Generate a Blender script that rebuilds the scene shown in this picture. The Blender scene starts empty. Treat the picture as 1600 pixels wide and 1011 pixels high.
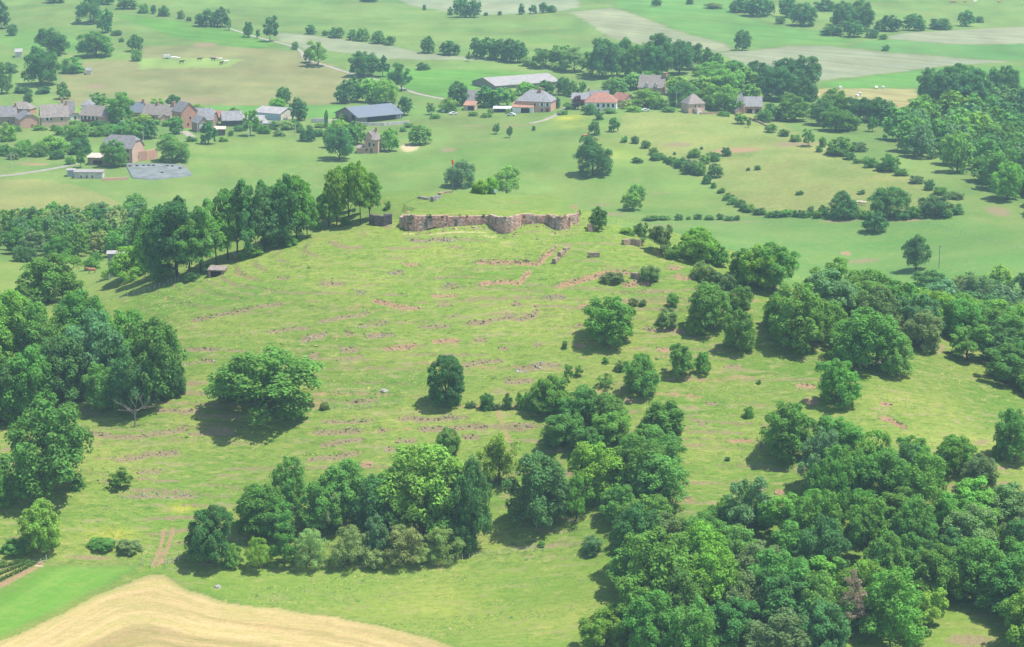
import bpy, math, random
import numpy as np
from mathutils import Vector
random.seed(7); rng = np.random.default_rng(7)
SC = bpy.context.scene
COL = SC.collection

# ------------------------------------------------------------------ camera, sky, sun, exposure
CAM_Z, PITCH, FPX = 150.0, math.radians(13.0), 3400.0      # focal length in pixels of a 1600 px wide picture
cam_d = bpy.data.cameras.new("camera"); cam = bpy.data.objects.new("camera", cam_d); COL.objects.link(cam)
cam_d.sensor_width = 36.0; cam_d.lens = 36.0*FPX/1600.0; cam_d.clip_start = 1.0; cam_d.clip_end = 9000.0
cam.location = (0, 0, CAM_Z); cam.rotation_euler = (math.radians(90)-PITCH, 0, 0)
SC.camera = cam
SUN_EL, SUN_AZ = math.radians(68.0), math.radians(97.0)     # azimuth clockwise from +Y (the way the camera looks): the sun stands high on the right
world = bpy.data.worlds.new("World"); SC.world = world; world.use_nodes = True
wn = world.node_tree.nodes; wl = world.node_tree.links
sky = wn.new("ShaderNodeTexSky"); sky.sky_type = 'NISHITA'; sky.sun_disc = False
sky.sun_elevation = SUN_EL; sky.sun_rotation = SUN_AZ; sky.altitude = 400
bg = wn["Background"]; bg.inputs[1].default_value = 0.14
wl.new(sky.outputs[0], bg.inputs[0])
sun_d = bpy.data.lights.new("sun", 'SUN'); sun_d.energy = 4.8; sun_d.angle = math.radians(0.55); sun_d.color = (1.0, 0.95, 0.86)
sun = bpy.data.objects.new("sun", sun_d); COL.objects.link(sun)
sdir = Vector((math.sin(SUN_AZ)*math.cos(SUN_EL), math.cos(SUN_AZ)*math.cos(SUN_EL), math.sin(SUN_EL)))
sun.rotation_euler = (-sdir).to_track_quat('-Z', 'Y').to_euler(); sun.location = (300, 300, 900)
SC.view_settings.view_transform = 'Standard'; SC.view_settings.look = 'None'
SC.view_settings.exposure = 0.56; SC.view_settings.gamma = 1.0; SC.view_settings.use_curve_mapping = False
SC.render.engine = 'CYCLES'
SC.cycles.use_denoising = True
try: SC.cycles.denoiser = 'OPENIMAGEDENOISE'
except Exception: pass
SC.cycles.max_bounces = 5; SC.cycles.diffuse_bounces = 2; SC.cycles.transmission_bounces = 3
SC.cycles.transparent_max_bounces = 4; SC.cycles.volume_bounces = 1

# ------------------------------------------------------------------ small helpers
def tag(o, label=None, cat=None, group=None, kind=None):
    if label: o["label"] = label
    if cat: o["category"] = cat
    if group: o["group"] = group
    if kind or cat: o["kind"] = kind or "thing"
    return o
def link(name, me, parent=None):
    o = bpy.data.objects.new(name, me); COL.objects.link(o)
    if parent is not None: o.parent = parent
    return o
def empty(name, loc=(0,0,0), rz=0.0):
    o = bpy.data.objects.new(name, None); COL.objects.link(o)
    o.location = loc; o.rotation_euler = (0, 0, rz); o.empty_display_size = 0.5
    return o
def mesh_np(name, V, F, mat=None, smooth=False):
    """V (n,3) and F (m,k) arrays, all faces with k corners"""
    V = np.asarray(V, np.float32); F = np.asarray(F, np.int32)
    me = bpy.data.meshes.new(name)
    me.vertices.add(len(V)); me.vertices.foreach_set("co", V.ravel())
    m, k = F.shape
    me.loops.add(m*k); me.loops.foreach_set("vertex_index", F.ravel())
    me.polygons.add(m); me.polygons.foreach_set("loop_start", np.arange(0, m*k, k, dtype=np.int32))
    me.polygons.foreach_set("loop_total", np.full(m, k, np.int32))
    if smooth: me.polygons.foreach_set("use_smooth", np.ones(m, bool))
    me.update(calc_edges=True)
    if mat: me.materials.append(mat)
    return me
def mesh_py(name, V, F, mat=None):
    me = bpy.data.meshes.new(name); me.from_pydata([tuple(v) for v in V], [], F); me.update()
    if mat: me.materials.append(mat)
    return me
def hash2(ix, iy, s):
    h = (ix.astype(np.int64)*374761393 + iy.astype(np.int64)*668265263 + s*982451653) & 0xffffffff
    h = ((h ^ (h >> 13))*1274126177) & 0xffffffff
    return ((h ^ (h >> 16)) & 0xffff)/65535.0
def vnoise(x, y, s=0):
    ix = np.floor(x); iy = np.floor(y); fx = x-ix; fy = y-iy
    fx = fx*fx*(3-2*fx); fy = fy*fy*(3-2*fy); ix = ix.astype(np.int64); iy = iy.astype(np.int64)
    a = hash2(ix, iy, s); b = hash2(ix+1, iy, s); c = hash2(ix, iy+1, s); d = hash2(ix+1, iy+1, s)
    return (a*(1-fx)+b*fx)*(1-fy)+(c*(1-fx)+d*fx)*fy
def fbm(x, y, s=0, o=3):
    r = 0; a = 0.5; n = 0
    for i in range(o):
        r = r+a*vnoise(x*2**i+17.3*i, y*2**i-9.1*i, s+i); n += a; a *= 0.5
    return r/n*2-1
def sstep(a, b, x):
    t = np.clip((x-a)/(b-a), 0, 1); return t*t*(3-2*t)

# ------------------------------------------------------------------ node helpers
class NT:
    def __init__(s, name):
        s.m = bpy.data.materials.new(name); s.m.use_nodes = True; s.t = s.m.node_tree; s.n = s.t.nodes; s.l = s.t.links
        s.b = s.n["Principled BSDF"]; s.out = s.n["Material Output"]; s.b.inputs["Specular IOR Level"].default_value = 0.2; s.b.inputs["Roughness"].default_value = 0.85
    def add(s, typ, **kw):
        n = s.n.new(typ)
        for k, v in kw.items(): setattr(n, k, v)
        return n
    def ln(s, a, b): s.l.new(a, b)
    def setin(s, sock, v):
        if hasattr(v, "is_output"): s.l.new(v, sock)
        else: sock.default_value = v
    def math(s, op, a, b=0.0, c=None):
        n = s.add("ShaderNodeMath", operation=op); s.setin(n.inputs[0], a); s.setin(n.inputs[1], b)
        if c is not None: s.setin(n.inputs[2], c)
        return n.outputs[0]
    def mix(s, f, a, b, mode='MIX'):
        n = s.add("ShaderNodeMix", data_type='RGBA', blend_type=mode); s.setin(n.inputs[0], f)
        s.setin(n.inputs[6], a if hasattr(a, "is_output") else (*a, 1)); s.setin(n.inputs[7], b if hasattr(b, "is_output") else (*b, 1))
        return n.outputs[2]
    def noise(s, scale, detail=3, rough=0.55, vec=None, sc=None):
        n = s.add("ShaderNodeTexNoise"); n.inputs["Scale"].default_value = scale; n.inputs["Detail"].default_value = detail; n.inputs["Roughness"].default_value = rough
        if vec is not None:
            if sc is not None:
                mp = s.add("ShaderNodeMapping"); mp.inputs["Scale"].default_value = sc; s.ln(vec, mp.inputs[0]); vec = mp.outputs[0]
            s.ln(vec, n.inputs["Vector"])
        return n.outputs[0]
    def ramp(s, f, pts):
        n = s.add("ShaderNodeMapRange"); n.clamp = True; n.interpolation_type = 'SMOOTHSTEP'
        s.setin(n.inputs[0], f); n.inputs[1].default_value = pts[0]; n.inputs[2].default_value = pts[1]
        n.inputs[3].default_value = pts[2] if len(pts) > 2 else 0; n.inputs[4].default_value = pts[3] if len(pts) > 2 else 1
        return n.outputs[0]
    def attr(s, name, typ='GEOMETRY'):
        return s.add("ShaderNodeAttribute", attribute_name=name, attribute_type=typ)
    def pos(s): return s.add("ShaderNodeNewGeometry").outputs["Position"]
    def obj(s): return s.add("ShaderNodeTexCoord").outputs["Object"]
    def bump(s, h, strength=0.4, dist=0.1):
        n = s.add("ShaderNodeBump"); n.inputs["Strength"].default_value = strength; n.inputs["Distance"].default_value = dist
        s.ln(h, n.inputs["Height"]); s.ln(n.outputs[0], s.b.inputs["Normal"])
def simple_mat(name, col, var=0.25, scale=1.5, rough=0.85, bump=0.0, obj=True, metal=0.0):
    k = NT(name); v = k.obj() if obj else k.pos()
    n1 = k.noise(scale, 4, 0.6, v); f = k.ramp(n1, (0.3, 0.7, 1-var, 1+var))
    k.ln(k.mix(1.0, col, f, 'MULTIPLY'), k.b.inputs["Base Color"]); k.b.inputs["Roughness"].default_value = rough; k.b.inputs["Metallic"].default_value = metal
    if bump: k.bump(k.noise(scale*6, 3, 0.6, v), bump, 0.05)
    return k.m
# ------------------------------------------------------------------ the lie of the land
cP, sP = math.cos(PITCH), math.sin(PITCH)
def ray(u, v):
    a = (np.asarray(u, float)-800)/FPX; b = (505.5-np.asarray(v, float))/FPX
    return a, cP+sP*b, -sP+cP*b
def at_y(u, v, y):
    dx, dy, dz = ray(u, v); t = y/dy
    return float(dx*t), float(y), float(CAM_Z+dz*t)
CP = []
for u, v, y in [
    # foot of the hill and the near fields
    (-200,1011,383),(100,1011,384),(400,1011,384),(700,1011,384),(950,1011,380),(1250,1011,374),(1550,1011,372),(1800,1011,372),
    (0,880,412),(240,880,414),(450,890,413),(700,880,415),(900,860,417),(1100,880,405),(1350,900,398),(1600,900,398),
    # hill face
    (0,780,432),(250,760,440),(500,750,440),(800,750,438),(1000,760,430),(1150,740,440),(1350,740,432),(1550,720,440),
    (0,650,470),(250,650,464),(450,650,463),(700,650,462),(900,640,462),(1050,650,460),(1250,650,458),(1450,640,462),(1570,662,463),
    (150,540,505),(350,550,489),(550,550,488),(750,550,487),(950,550,485),(1150,560,482),(1300,585,478),(1420,590,480),
    (300,450,527),(500,450,516),(700,450,515),(900,450,514),(1050,440,515),(1150,480,505),(1230,520,495),
    (430,400,537),(560,375,541),(700,372,541),(850,368,541),(950,385,534),(1010,390,533),
    # left shoulder and saddle
    (280,440,535),(200,452,560),(100,450,592),(0,440,612),(350,412,545),(480,372,556),(560,352,566),
    (120,410,655),(0,400,668),(100,375,720),(0,345,775),(200,350,770),
    (-250,440,612),(-250,650,470),(-250,880,412),(-250,340,780),
    # behind: field, village shelf
    (0,275,890),(250,268,900),(450,300,880),(650,300,875),(900,310,868),(1000,345,815),(1300,350,800),(1300,430,715),(1500,410,725),(1600,430,712),
    (1100,370,770),(250,235,950),(600,240,952),(850,230,958),(1150,260,915),(1150,330,835),(1420,290,850),(1600,350,790),
    (50,190,1035),(300,200,1015),(580,195,1030),(850,180,1045),(1080,180,1035),(1180,185,1035),(1300,220,960),(1450,230,950),(1600,230,960),
    (-300,200,1020),(1900,230,960),(1900,350,800),
    # upper fields
    (100,100,1240),(300,90,1255),(560,120,1200),(780,90,1260),(1000,140,1130),(1350,145,1120),(1550,140,1150),(1280,100,1240),(1550,60,1370),
    (100,0,1540),(400,30,1430),(700,25,1500),(950,20,1500),(1160,75,1330),(1300,0,1600),(1550,0,1620),(-300,0,1540),(1900,0,1640),(-300,90,1250),(1900,100,1260),
    ]:
    CP.append(at_y(u, v, y))
CP += [(-75,640,32),(0,640,30),(40,640,24),(-110,640,22),(0,720,8),(60,720,4),(-60,730,10),(10,800,0),(120,640,0),(130,560,16),(95,575,24),(160,620,-2),
       (180,560,4),(170,500,16),(150,700,-3),(120,740,-3),(-160,560,30),(-200,640,22),
       (-60,585,49),(0,592,48),(20,586,46),(-20,560,51),(-35,572,53),(-5,572,52),(-70,565,46.5),
       (-150,300,-6),(0,300,-6),(150,300,-8),(0,200,-10),(-300,400,8),(300,400,8),(320,600,4),(-400,700,20),(-500,1000,25),(500,1000,10),
       (-700,1600,50),(700,1600,45),(0,1900,40),(-500,2000,70),(500,2000,70),(0,2400,90),(-900,2400,110),(900,2400,110),(0,3200,160),(-1200,3200,190),(1200,3200,190),(-900,1000,40),(900,1000,30)]
CP = np.array(CP)
def _phi(d2): return 0.5*d2*np.log(d2+1e-9)
_S = 100.0
_c = CP[:, :2]/_S
_K = _phi(((_c[:, None]-_c[None])**2).sum(-1)) + np.eye(len(_c))*0.02
_Pm = np.c_[np.ones(len(_c)), _c]
_A = np.zeros((len(_c)+3,)*2); _A[:len(_c), :len(_c)] = _K; _A[:len(_c), len(_c):] = _Pm; _A[len(_c):, :len(_c)] = _Pm.T
_w = np.linalg.solve(_A, np.r_[CP[:, 2], 0, 0, 0])
def h_exact(x, y):
    x = np.asarray(x, float); y = np.asarray(y, float); sh = np.broadcast(x, y).shape
    p = np.stack([np.broadcast_to(x, sh).ravel(), np.broadcast_to(y, sh).ravel()], -1)/_S
    out = np.empty(len(p))
    for i in range(0, len(p), 60000):
        q = p[i:i+60000]; d2 = ((q[:, None]-_c[None])**2).sum(-1)
        out[i:i+60000] = _phi(d2)@_w[:len(_c)] + _w[-3] + q@_w[-2:]
    return out.reshape(sh)
# coarse height grid for casting picture rays on the land
GX = np.arange(-620, 621, 4.0); GY = np.arange(340, 2300, 2.0)
GZ = h_exact(*[a for a in np.meshgrid(GX, GY)])
GB = GZ.copy()
def _bil(G, x, y):
    fx = np.clip((x-GX[0])/4.0, 0, len(GX)-1.001); fy = np.clip((y-GY[0])/2.0, 0, len(GY)-1.001)
    ix = fx.astype(int); iy = fy.astype(int); fx = fx-ix; fy = fy-iy
    return (G[iy, ix]*(1-fx)+G[iy, ix+1]*fx)*(1-fy)+(G[iy+1, ix]*(1-fx)+G[iy+1, ix+1]*fx)*fy
def h_base(x, y):
    x = np.asarray(x, float); y = np.asarray(y, float); r = _bil(GB, x, y)
    out = (x < GX[0]) | (x > GX[-1]) | (y < GY[0]) | (y > GY[-1])
    if out.any(): r[out] = h_exact(x[out], y[out])
    return r
# gentle swells in the far fields
_sw = lambda x, y: sstep(900, 1200, y)*(2.6*fbm(x/150, y/210, 5, 2)) + 0.5*fbm(x/40, y/40, 9, 2)
GZ = GZ + _sw(*np.meshgrid(GX, GY))
def h_grid(x, y): return _bil(GZ, np.asarray(x, float), np.asarray(y, float))
_ys = np.concatenate([np.arange(350, 900, 0.8), np.arange(900, 2290, 2.0)])
def P(u, v):
    """first point of the land met by the sight line through (u, v)"""
    u = np.atleast_1d(np.asarray(u, float)); v = np.atleast_1d(np.asarray(v, float)); R = np.empty((len(u), 3))
    for i in range(0, len(u), 400):
        dx, dy, dz = ray(u[i:i+400], v[i:i+400]); t = _ys[None]/dy[:, None]
        X = dx[:, None]*t; Z = CAM_Z+dz[:, None]*t; D = Z-h_grid(X, np.broadcast_to(_ys, X.shape))
        hit = D < 0; k = np.where(hit.any(1), hit.argmax(1), len(_ys)-1); k = np.maximum(k, 1); r = np.arange(len(k))
        f = np.clip(D[r, k-1]/(D[r, k-1]-D[r, k]+1e-9), 0, 1)
        y = _ys[k-1]+f*(_ys[k]-_ys[k-1]); tt = y/dy
        R[i:i+400] = np.stack([dx*tt, y, CAM_Z+dz*tt], -1)
    return R
def P1(u, v): return P([u], [v])[0]
def pxm(y): return FPX/(y*1.02)          # photo pixels for a metre at depth y
# ------------------------------------------------------------------ ground: fields, terraces, earth
def W(pts): return P([p[0] for p in pts], [p[1] for p in pts])
def inside(poly, x, y):
    r = np.zeros(x.shape, bool); n = len(poly); j = n-1
    for i in range(n):
        xi, yi = poly[i][:2]; xj, yj = poly[j][:2]
        if yi != yj:
            r ^= ((yi > y) != (yj > y)) & (x < (xj-xi)*(y-yi)/(yj-yi)+xi)
        j = i
    return r
# old terrace banks and lines of tumbled stone on the hill: (polyline in photo pixels, bank height m, earth 0..1, stones per metre, tint)
TER = [
 ([(290,502),(320,496),(364,487),(402,480),(425,475),(451,475)],.8,.8,3.0,0),
 ([(493,504),(513,499),(534,495),(560,490),(581,486)],.7,.8,2.5,0),
 ([(415,519),(441,515),(458,512),(490,512)],.6,.7,1.2,0),
 ([(465,534),(481,528),(499,524),(514,521)],1.0,.9,5.0,1),
 ([(537,519),(553,523)],.8,.8,3.0,1),
 ([(285,545),(306,545),(346,545)],.6,.8,1.6,0),
 ([(285,569),(313,563),(339,563)],.6,.7,2.5,1),
 ([(471,561),(485,557),(499,553)],.6,.8,1.6,0),
 ([(530,549),(546,547),(562,545)],.6,.9,1.6,0),
 ([(430,433),(455,434)],.5,.7,1.0,0),
 ([(497,442),(518,442),(541,442)],.6,.9,2.0,0),
 ([(553,455),(573,457)],.6,.6,6.0,1),
 ([(609,425),(630,423)],.6,.7,6.0,1),
 ([(580,467),(602,474),(632,481),(658,480)],.8,1.,2.0,2),
 ([(553,511),(578,507),(606,503)],.6,.7,3.0,1),
 ([(569,527),(595,523),(618,520)],.7,.8,4.0,1),
 ([(650,508),(672,509),(707,510)],.6,.7,1.5,0),
 ([(695,497),(720,490)],.5,.7,1.2,0),
 ([(671,462),(695,462),(718,462)],.5,.8,1.4,2),
 ([(697,446),(716,446)],.5,.8,4.0,1),
 ([(741,445),(765,442),(793,439),(809,441),(821,428),(828,420)],.9,.9,4.0,2),
 ([(683,476),(707,474)],.5,.7,1.5,0),
 ([(629,413),(657,413)],.5,.8,1.5,2),
 ([(736,408),(757,408.5),(778,409),(808,410),(839,411),(849,401),(859,393),(870,385)],.9,1.,6.0,2),
 ([(635,374),(660,376),(690,375),(712,377)],.6,.8,5.0,1),
 ([(672,534),(695,532),(721,532)],.8,.9,4.0,2),
 ([(736,532),(764,530)],.6,.9,3.0,0),
 ([(905,478),(918,480)],.6,1.,2.0,2),
 ([(895,509),(912,509)],.5,.9,1.2,0),
 ([(721,505),(757,505),(772,499),(793,495),(814,499),(834,492),(838,479)],.8,.9,3.0,0),
 ([(800,473),(818,478)],.5,.8,1.0,0),
 ([(853,464),(870,463),(886,464)],.9,.9,6.0,1),
 ([(865,448),(895,440),(926,432),(942,426),(970,424),(991,425)],1.1,1.,3.5,2),
 ([(970,443),(982,445),(993,443),(1019,443)],1.0,.9,5.0,2),
 ([(1056,431),(1070,434),(1082,437)],.7,1.,3.5,2),
 ([(968,478),(984,480)],.6,1.,2.5,2),
 ([(1003,509),(1021,515),(1043,515),(1073,516)],.9,.9,3.5,0),
 ([(1043,418),(1064,418)],.6,.9,2.0,2),
 ([(531,547),(562,545)],.6,.8,2.0,0),
 ([(526,561),(554,558),(571,556)],.5,.8,2.0,0),
 ([(596,543),(618,542),(632,542),(655,537)],.7,.8,4.0,2),
 ([(496,658),(527,658),(585,656)],.6,.8,2.0,0),
 ([(487,675),(510,675),(534,673),(569,671)],.7,.9,2.5,0),
 ([(615,655),(641,651),(655,655),(685,654),(718,650)],.7,1.,2.0,0),
 ([(650,670),(676,668),(706,668),(740,666),(767,669)],.7,1.,2.5,0),
 ([(590,670),(604,670)],.5,.8,3.0,0),
 ([(545,627),(570,625),(594,623)],.5,.7,1.0,0),
 ([(720,571),(753,565),(788,562)],.6,.9,1.8,0),
 ([(806,578),(829,574),(843,571),(878,569)],.9,.8,4.5,1),
 ([(785,597),(810,595),(837,593)],.7,1.,1.6,0),
 ([(788,667),(823,666),(841,665)],.6,.9,1.5,0),
 ([(692,650),(712,650),(732,650)],.5,.8,1.0,0),
 ([(778,543),(796,543)],.5,.8,1.4,0),
 ([(834,538),(848,538)],.5,.8,1.4,0),
 ([(897,537),(916,539)],.6,.9,2.0,2),
 ([(135,676),(165,680),(190,682),(215,681),(250,677),(300,667)],.8,.9,2.0,0),
 ([(290,679),(325,676),(370,676)],.7,.9,2.5,0),
 ([(172,717),(212,714),(230,709),(287,705)],.7,.8,2.0,0),
 ([(210,739),(255,737)],.5,.7,2.0,0),
 ([(190,774),(230,774),(265,774),(312,774)],.6,.7,3.0,1),
 ([(240,642),(268,640),(290,645),(315,642)],.7,1.,1.0,0),
 ([(495,695),(520,692),(570,686)],.6,.9,2.0,0),
 ([(617,689),(652,686)],.5,.9,1.5,0),
 ([(475,717),(530,712),(565,706)],.6,.8,2.0,0),
 ([(595,704),(620,701),(642,701)],.6,.8,3.0,1),
 ([(560,726),(585,724)],.5,.9,3.0,2),
 ([(722,682),(750,682)],.5,.9,2.0,0),
 ([(1242,602),(1275,604)],.6,1.,2.0,2),
 ([(1257,626),(1280,628)],.6,1.,2.0,2),
 ([(1375,630),(1392,632)],.6,1.,2.0,2),
 ([(1372,656),(1390,655),(1420,670)],.8,1.,2.0,2),
 ([(1145,752),(1155,759)],.7,1.,3.0,2),
 ([(1178,762),(1200,764)],.6,.7,3.0,1),
 ([(1210,769),(1226,769)],.5,1.,2.0,2),
 ([(1072,776),(1081,782)],.6,1.,3.0,2),
 ([(1088,661),(1100,660)],.5,.9,1.0,0),
 ([(1025,545),(1048,547)],.5,.9,3.0,2),
 ([(1130,572),(1160,570)],.4,.8,1.0,0),
 ([(1100,629),(1125,630)],.4,.8,1.2,0),
]
TERW = []
for pl, bh, ea, st, ti in TER:
    d = []
    for a, b in zip(pl[:-1], pl[1:]):
        n = max(2, int(abs(b[0]-a[0])/6)+1)
        for k in range(n): d.append((a[0]+(b[0]-a[0])*k/n, a[1]+(b[1]-a[1])*k/n))
    d.append(pl[-1]); w = W(d); TERW.append(w)
# long grassy ledges that follow the contours of the old terraces
_rb = random.Random(23); _xs = np.linspace(-112, 62, 88); _yg = np.arange(424, 540, 1.0)
_zg = h_base(*np.meshgrid(_xs, _yg)); _zg = np.maximum.accumulate(_zg, axis=0)
for lev in np.arange(12.0, 44.5, 1.25):
    yy = np.array([np.interp(lev+.5*math.sin(x_/17+lev), _zg[:, i], _yg, left=0, right=0) for i, x_ in enumerate(_xs)])
    yy = yy+.5*fbm(_xs/9, np.full(len(_xs), lev*3.1), 91, 2); i = _rb.randint(0, 8)
    while i < len(_xs)-6:
        n_ = _rb.randint(6, 26); seg = [(k, yy[k]) for k in range(i, min(i+n_, len(_xs))) if 426 < yy[k] < 536]
        if len(seg) > 4 and _rb.random() < .8:
            TER.append(([], _rb.uniform(.25, .5), _rb.uniform(.28, .62), 0, _rb.choice((0, 0, 0, 2)))); TERW.append(np.array([[_xs[k], y_, 0] for k, y_ in seg]))
        i += n_+_rb.randint(1, 7)
# castle platform
CW = []; _off = []
def _arc(u0, u1, o0, o1, bulge, n=7):
    for k in range(n):
        t = k/(n-1); CW.append((u0+(u1-u0)*t, 366)); _off.append(o0+(o1-o0)*t-bulge*math.sin(math.pi*t)**.8)
CW += [(629,366)]; _off += [3.5]
CW += [(633,366),(639,366)]; _off += [1.7,.7]
CW += [(648,366),(700,366)]; _off += [0.0,1.2]
_arc(763, 815, 2.4, 1.6, 4.2)
CW += [(835,366)]; _off += [2.2]
_arc(854, 896, 2.6, 2.6, 3.6)
CW += [(907,366)]; _off += [5.0]
_cz = 52.05                                       # level of the wall top
_base = W([(u, 366) for u, v in CW])
CASW = np.array([[p[0], 546.0+o] for p, o in zip(_base, _off)])
CASW = np.vstack([[CASW[0]+[1.6, 9.0]], CASW, [CASW[-1]+[.3, 8.0]]])
CASPOLY = np.vstack([CASW+np.array([[.9, 0]]+[[0, 1.1]]*(len(CASW)-2)+[[-1.0, 0]]), [[CASW[-1, 0]+0.5, 566], [CASW[-1, 0]-8, 580], [CASW[0, 0]+6, 580], [CASW[0, 0]-2.5, 562]]])

# fields: (name, polygon in photo pixels, colour, streak strength, roughness of the sward, label)
C_HILL=(.168,.245,.044); C_SMOOTH=(.150,.225,.050); C_FAR=(.142,.222,.056); C_CROP=(.085,.225,.035); C_PALE=(.235,.265,.165); C_STRAW=(.43,.315,.155); C_TAN=(.205,.205,.085); C_DRY=(.265,.27,.085)
FIELDS = [
 ("meadow", [(-200,480),(180,470),(285,436),(330,425),(480,372),(600,350),(620,300),(500,290),(200,345),(110,405),(-200,410)], (.17,.24,.055), 0, .45, None),
 ("meadow", [(420,262),(640,240),(900,215),(960,220),(1020,250),(1100,292),(1150,325),(1010,345),(900,345),(600,345),(420,330)], (.138,.222,.050), 0, .35, None),
 ("meadow", [(-200,345),(0,343),(210,336),(190,318),(130,292),(80,282),(0,280),(-200,290)], (.215,.235,.075), 0, .6, None),
 ("meadow", [(300,205),(420,215),(520,225),(560,235),(520,262),(420,300),(320,290),(300,260)], (.143,.222,.052), 0, .4, None),
 ("knoll_pasture", [(978,175),(1200,178),(1260,215),(1380,262),(1480,300),(1500,332),(1290,332),(1240,333),(1165,326),(1115,290),(1020,237),(965,208)], (.20,.242,.068), 0, .7, "dry rough pasture on the knoll below the square tower house"),
 ("lower_pasture", [(925,350),(1010,345),(1190,340),(1380,345),(1500,338),(1700,392),(1700,452),(1440,445),(1340,475),(1210,450),(1130,385),(1020,362)], (.122,.225,.054), 0, .3, "smooth green pasture below the hedge right of the hill"),
 ("tan_pasture", [(100,97),(215,92),(225,73),(330,70),(462,80),(525,103),(560,124),(545,163),(330,165),(100,166),(85,140)], C_TAN, .1, .3, "tan grazed pasture behind the left village"),
 ("meadow", [(218,91),(300,91),(385,93),(350,106),(215,108)], (.22,.30,.085), 0, .2, None),
 ("crop_field", [(60,50),(120,55),(130,80),(60,82),(0,70),(-80,70),(-80,52)], (.12,.24,.05), 0, .1, "bright green crop field on the upper left slope"),
 ("crop_field", [(172,20),(225,26),(300,37),(360,46),(400,54),(438,70),(400,76),(335,70),(262,56),(196,30)], C_CROP, .3, .15, "bright green crop strip beside the upper left hedge"),
 ("crop_field", [(300,165),(420,165),(540,163),(548,182),(470,184),(400,180),(300,178)], (.085,.235,.045), .3, .15, "bright green crop strip behind the grey barn"),
 ("pale_field", [(430,49),(489,55),(608,71),(658,82),(735,89),(790,96),(711,94),(608,93),(542,83),(474,77),(436,64)], C_PALE, .25, .2, "pale grey-green field below the long hedge row"),
 ("crop_field", [(584,108),(620,107),(667,108),(800,111),(880,124),(940,131),(865,127),(800,126),(765,134),(740,142),(690,152),(640,141),(590,121)], C_CROP, .3, .15, "bright green crop field above the long pale-roofed barn"),
 ("pale_field", [(560,-30),(890,-30),(908,11),(862,20),(742,23),(640,9)], C_PALE, .2, .2, "pale field at the top edge above the twin trees"),
 ("pale_field", [(886,19),(960,12),(1014,30),(1055,47),(1097,59),(1135,68),(1144,79),(1123,82),(1085,73),(1008,72),(951,58),(919,37)], (.25,.265,.165), .4, .2, "pale diamond-shaped field above the village wood"),
 ("crop_field", [(957,-20),(1140,-20),(1152,22),(1200,36),(1300,53),(1342,63),(1320,69),(1230,71),(1146,78),(1135,67),(1097,58),(1055,46),(1014,29),(962,11)], (.10,.235,.05), .3, .15, "bright green crop field around the lone tree on the upper slope"),
 ("pale_field", [(1146,80),(1230,72),(1290,72),(1400,83),(1480,89),(1590,96),(1560,98),(1480,103),(1400,113),(1283,126),(1270,128),(1160,102),(1125,84)], (.235,.255,.17), .4, .2, "large pale field right of the lone tree"),
 ("crop_field", [(1340,65),(1390,62),(1480,70),(1750,71),(1750,98),(1590,95),(1480,88),(1400,82),(1322,72)], (.09,.225,.06), .3, .15, "green crop strip between two pale fields at upper right"),
 ("pale_field", [(1385,56),(1450,49),(1750,32),(1750,70),(1480,69),(1390,61)], (.24,.255,.17), .4, .2, "pale strip field below the upper right hedge"),
 ("crop_field", [(1283,129),(1400,114),(1480,104),(1750,103),(1750,142),(1440,137),(1340,137),(1283,133)], (.085,.24,.045), .3, .15, "bright green crop field above the wrapped bales"),
 ("hay_field", [(1262,139),(1330,138),(1430,139),(1448,160),(1405,171),(1370,161),(1330,153),(1262,152)], (.33,.29,.13), .5, .2, "mown yellow hay field with white wrapped bales"),
 ("straw_field", [(-220,1100),(-30,1018),(60,978),(150,930),(232,899),(255,899),(300,924),(350,942),(430,951),(520,963),(600,979),(680,1000),(760,1030),(900,1100)], C_STRAW, .75, .25, "mown straw-coloured field in the bottom left corner"),
 ("crop_field", [(-220,1010),(0,921),(66,881),(218,882),(210,892),(170,912),(100,949),(0,996),(-220,1095)], (.105,.255,.035), .35, .2, "vivid green crop field at the lower left"),
 ("garden_plot", [(-150,985),(0,914),(48,884),(40,876),(-150,876)], (.30,.25,.10), .5, .3, "small brown garden plot with green rows at lower left"),
]
FW = [W([(x, min(y, 1060)) for x, y in f[1]]) for f in FIELDS]
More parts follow.
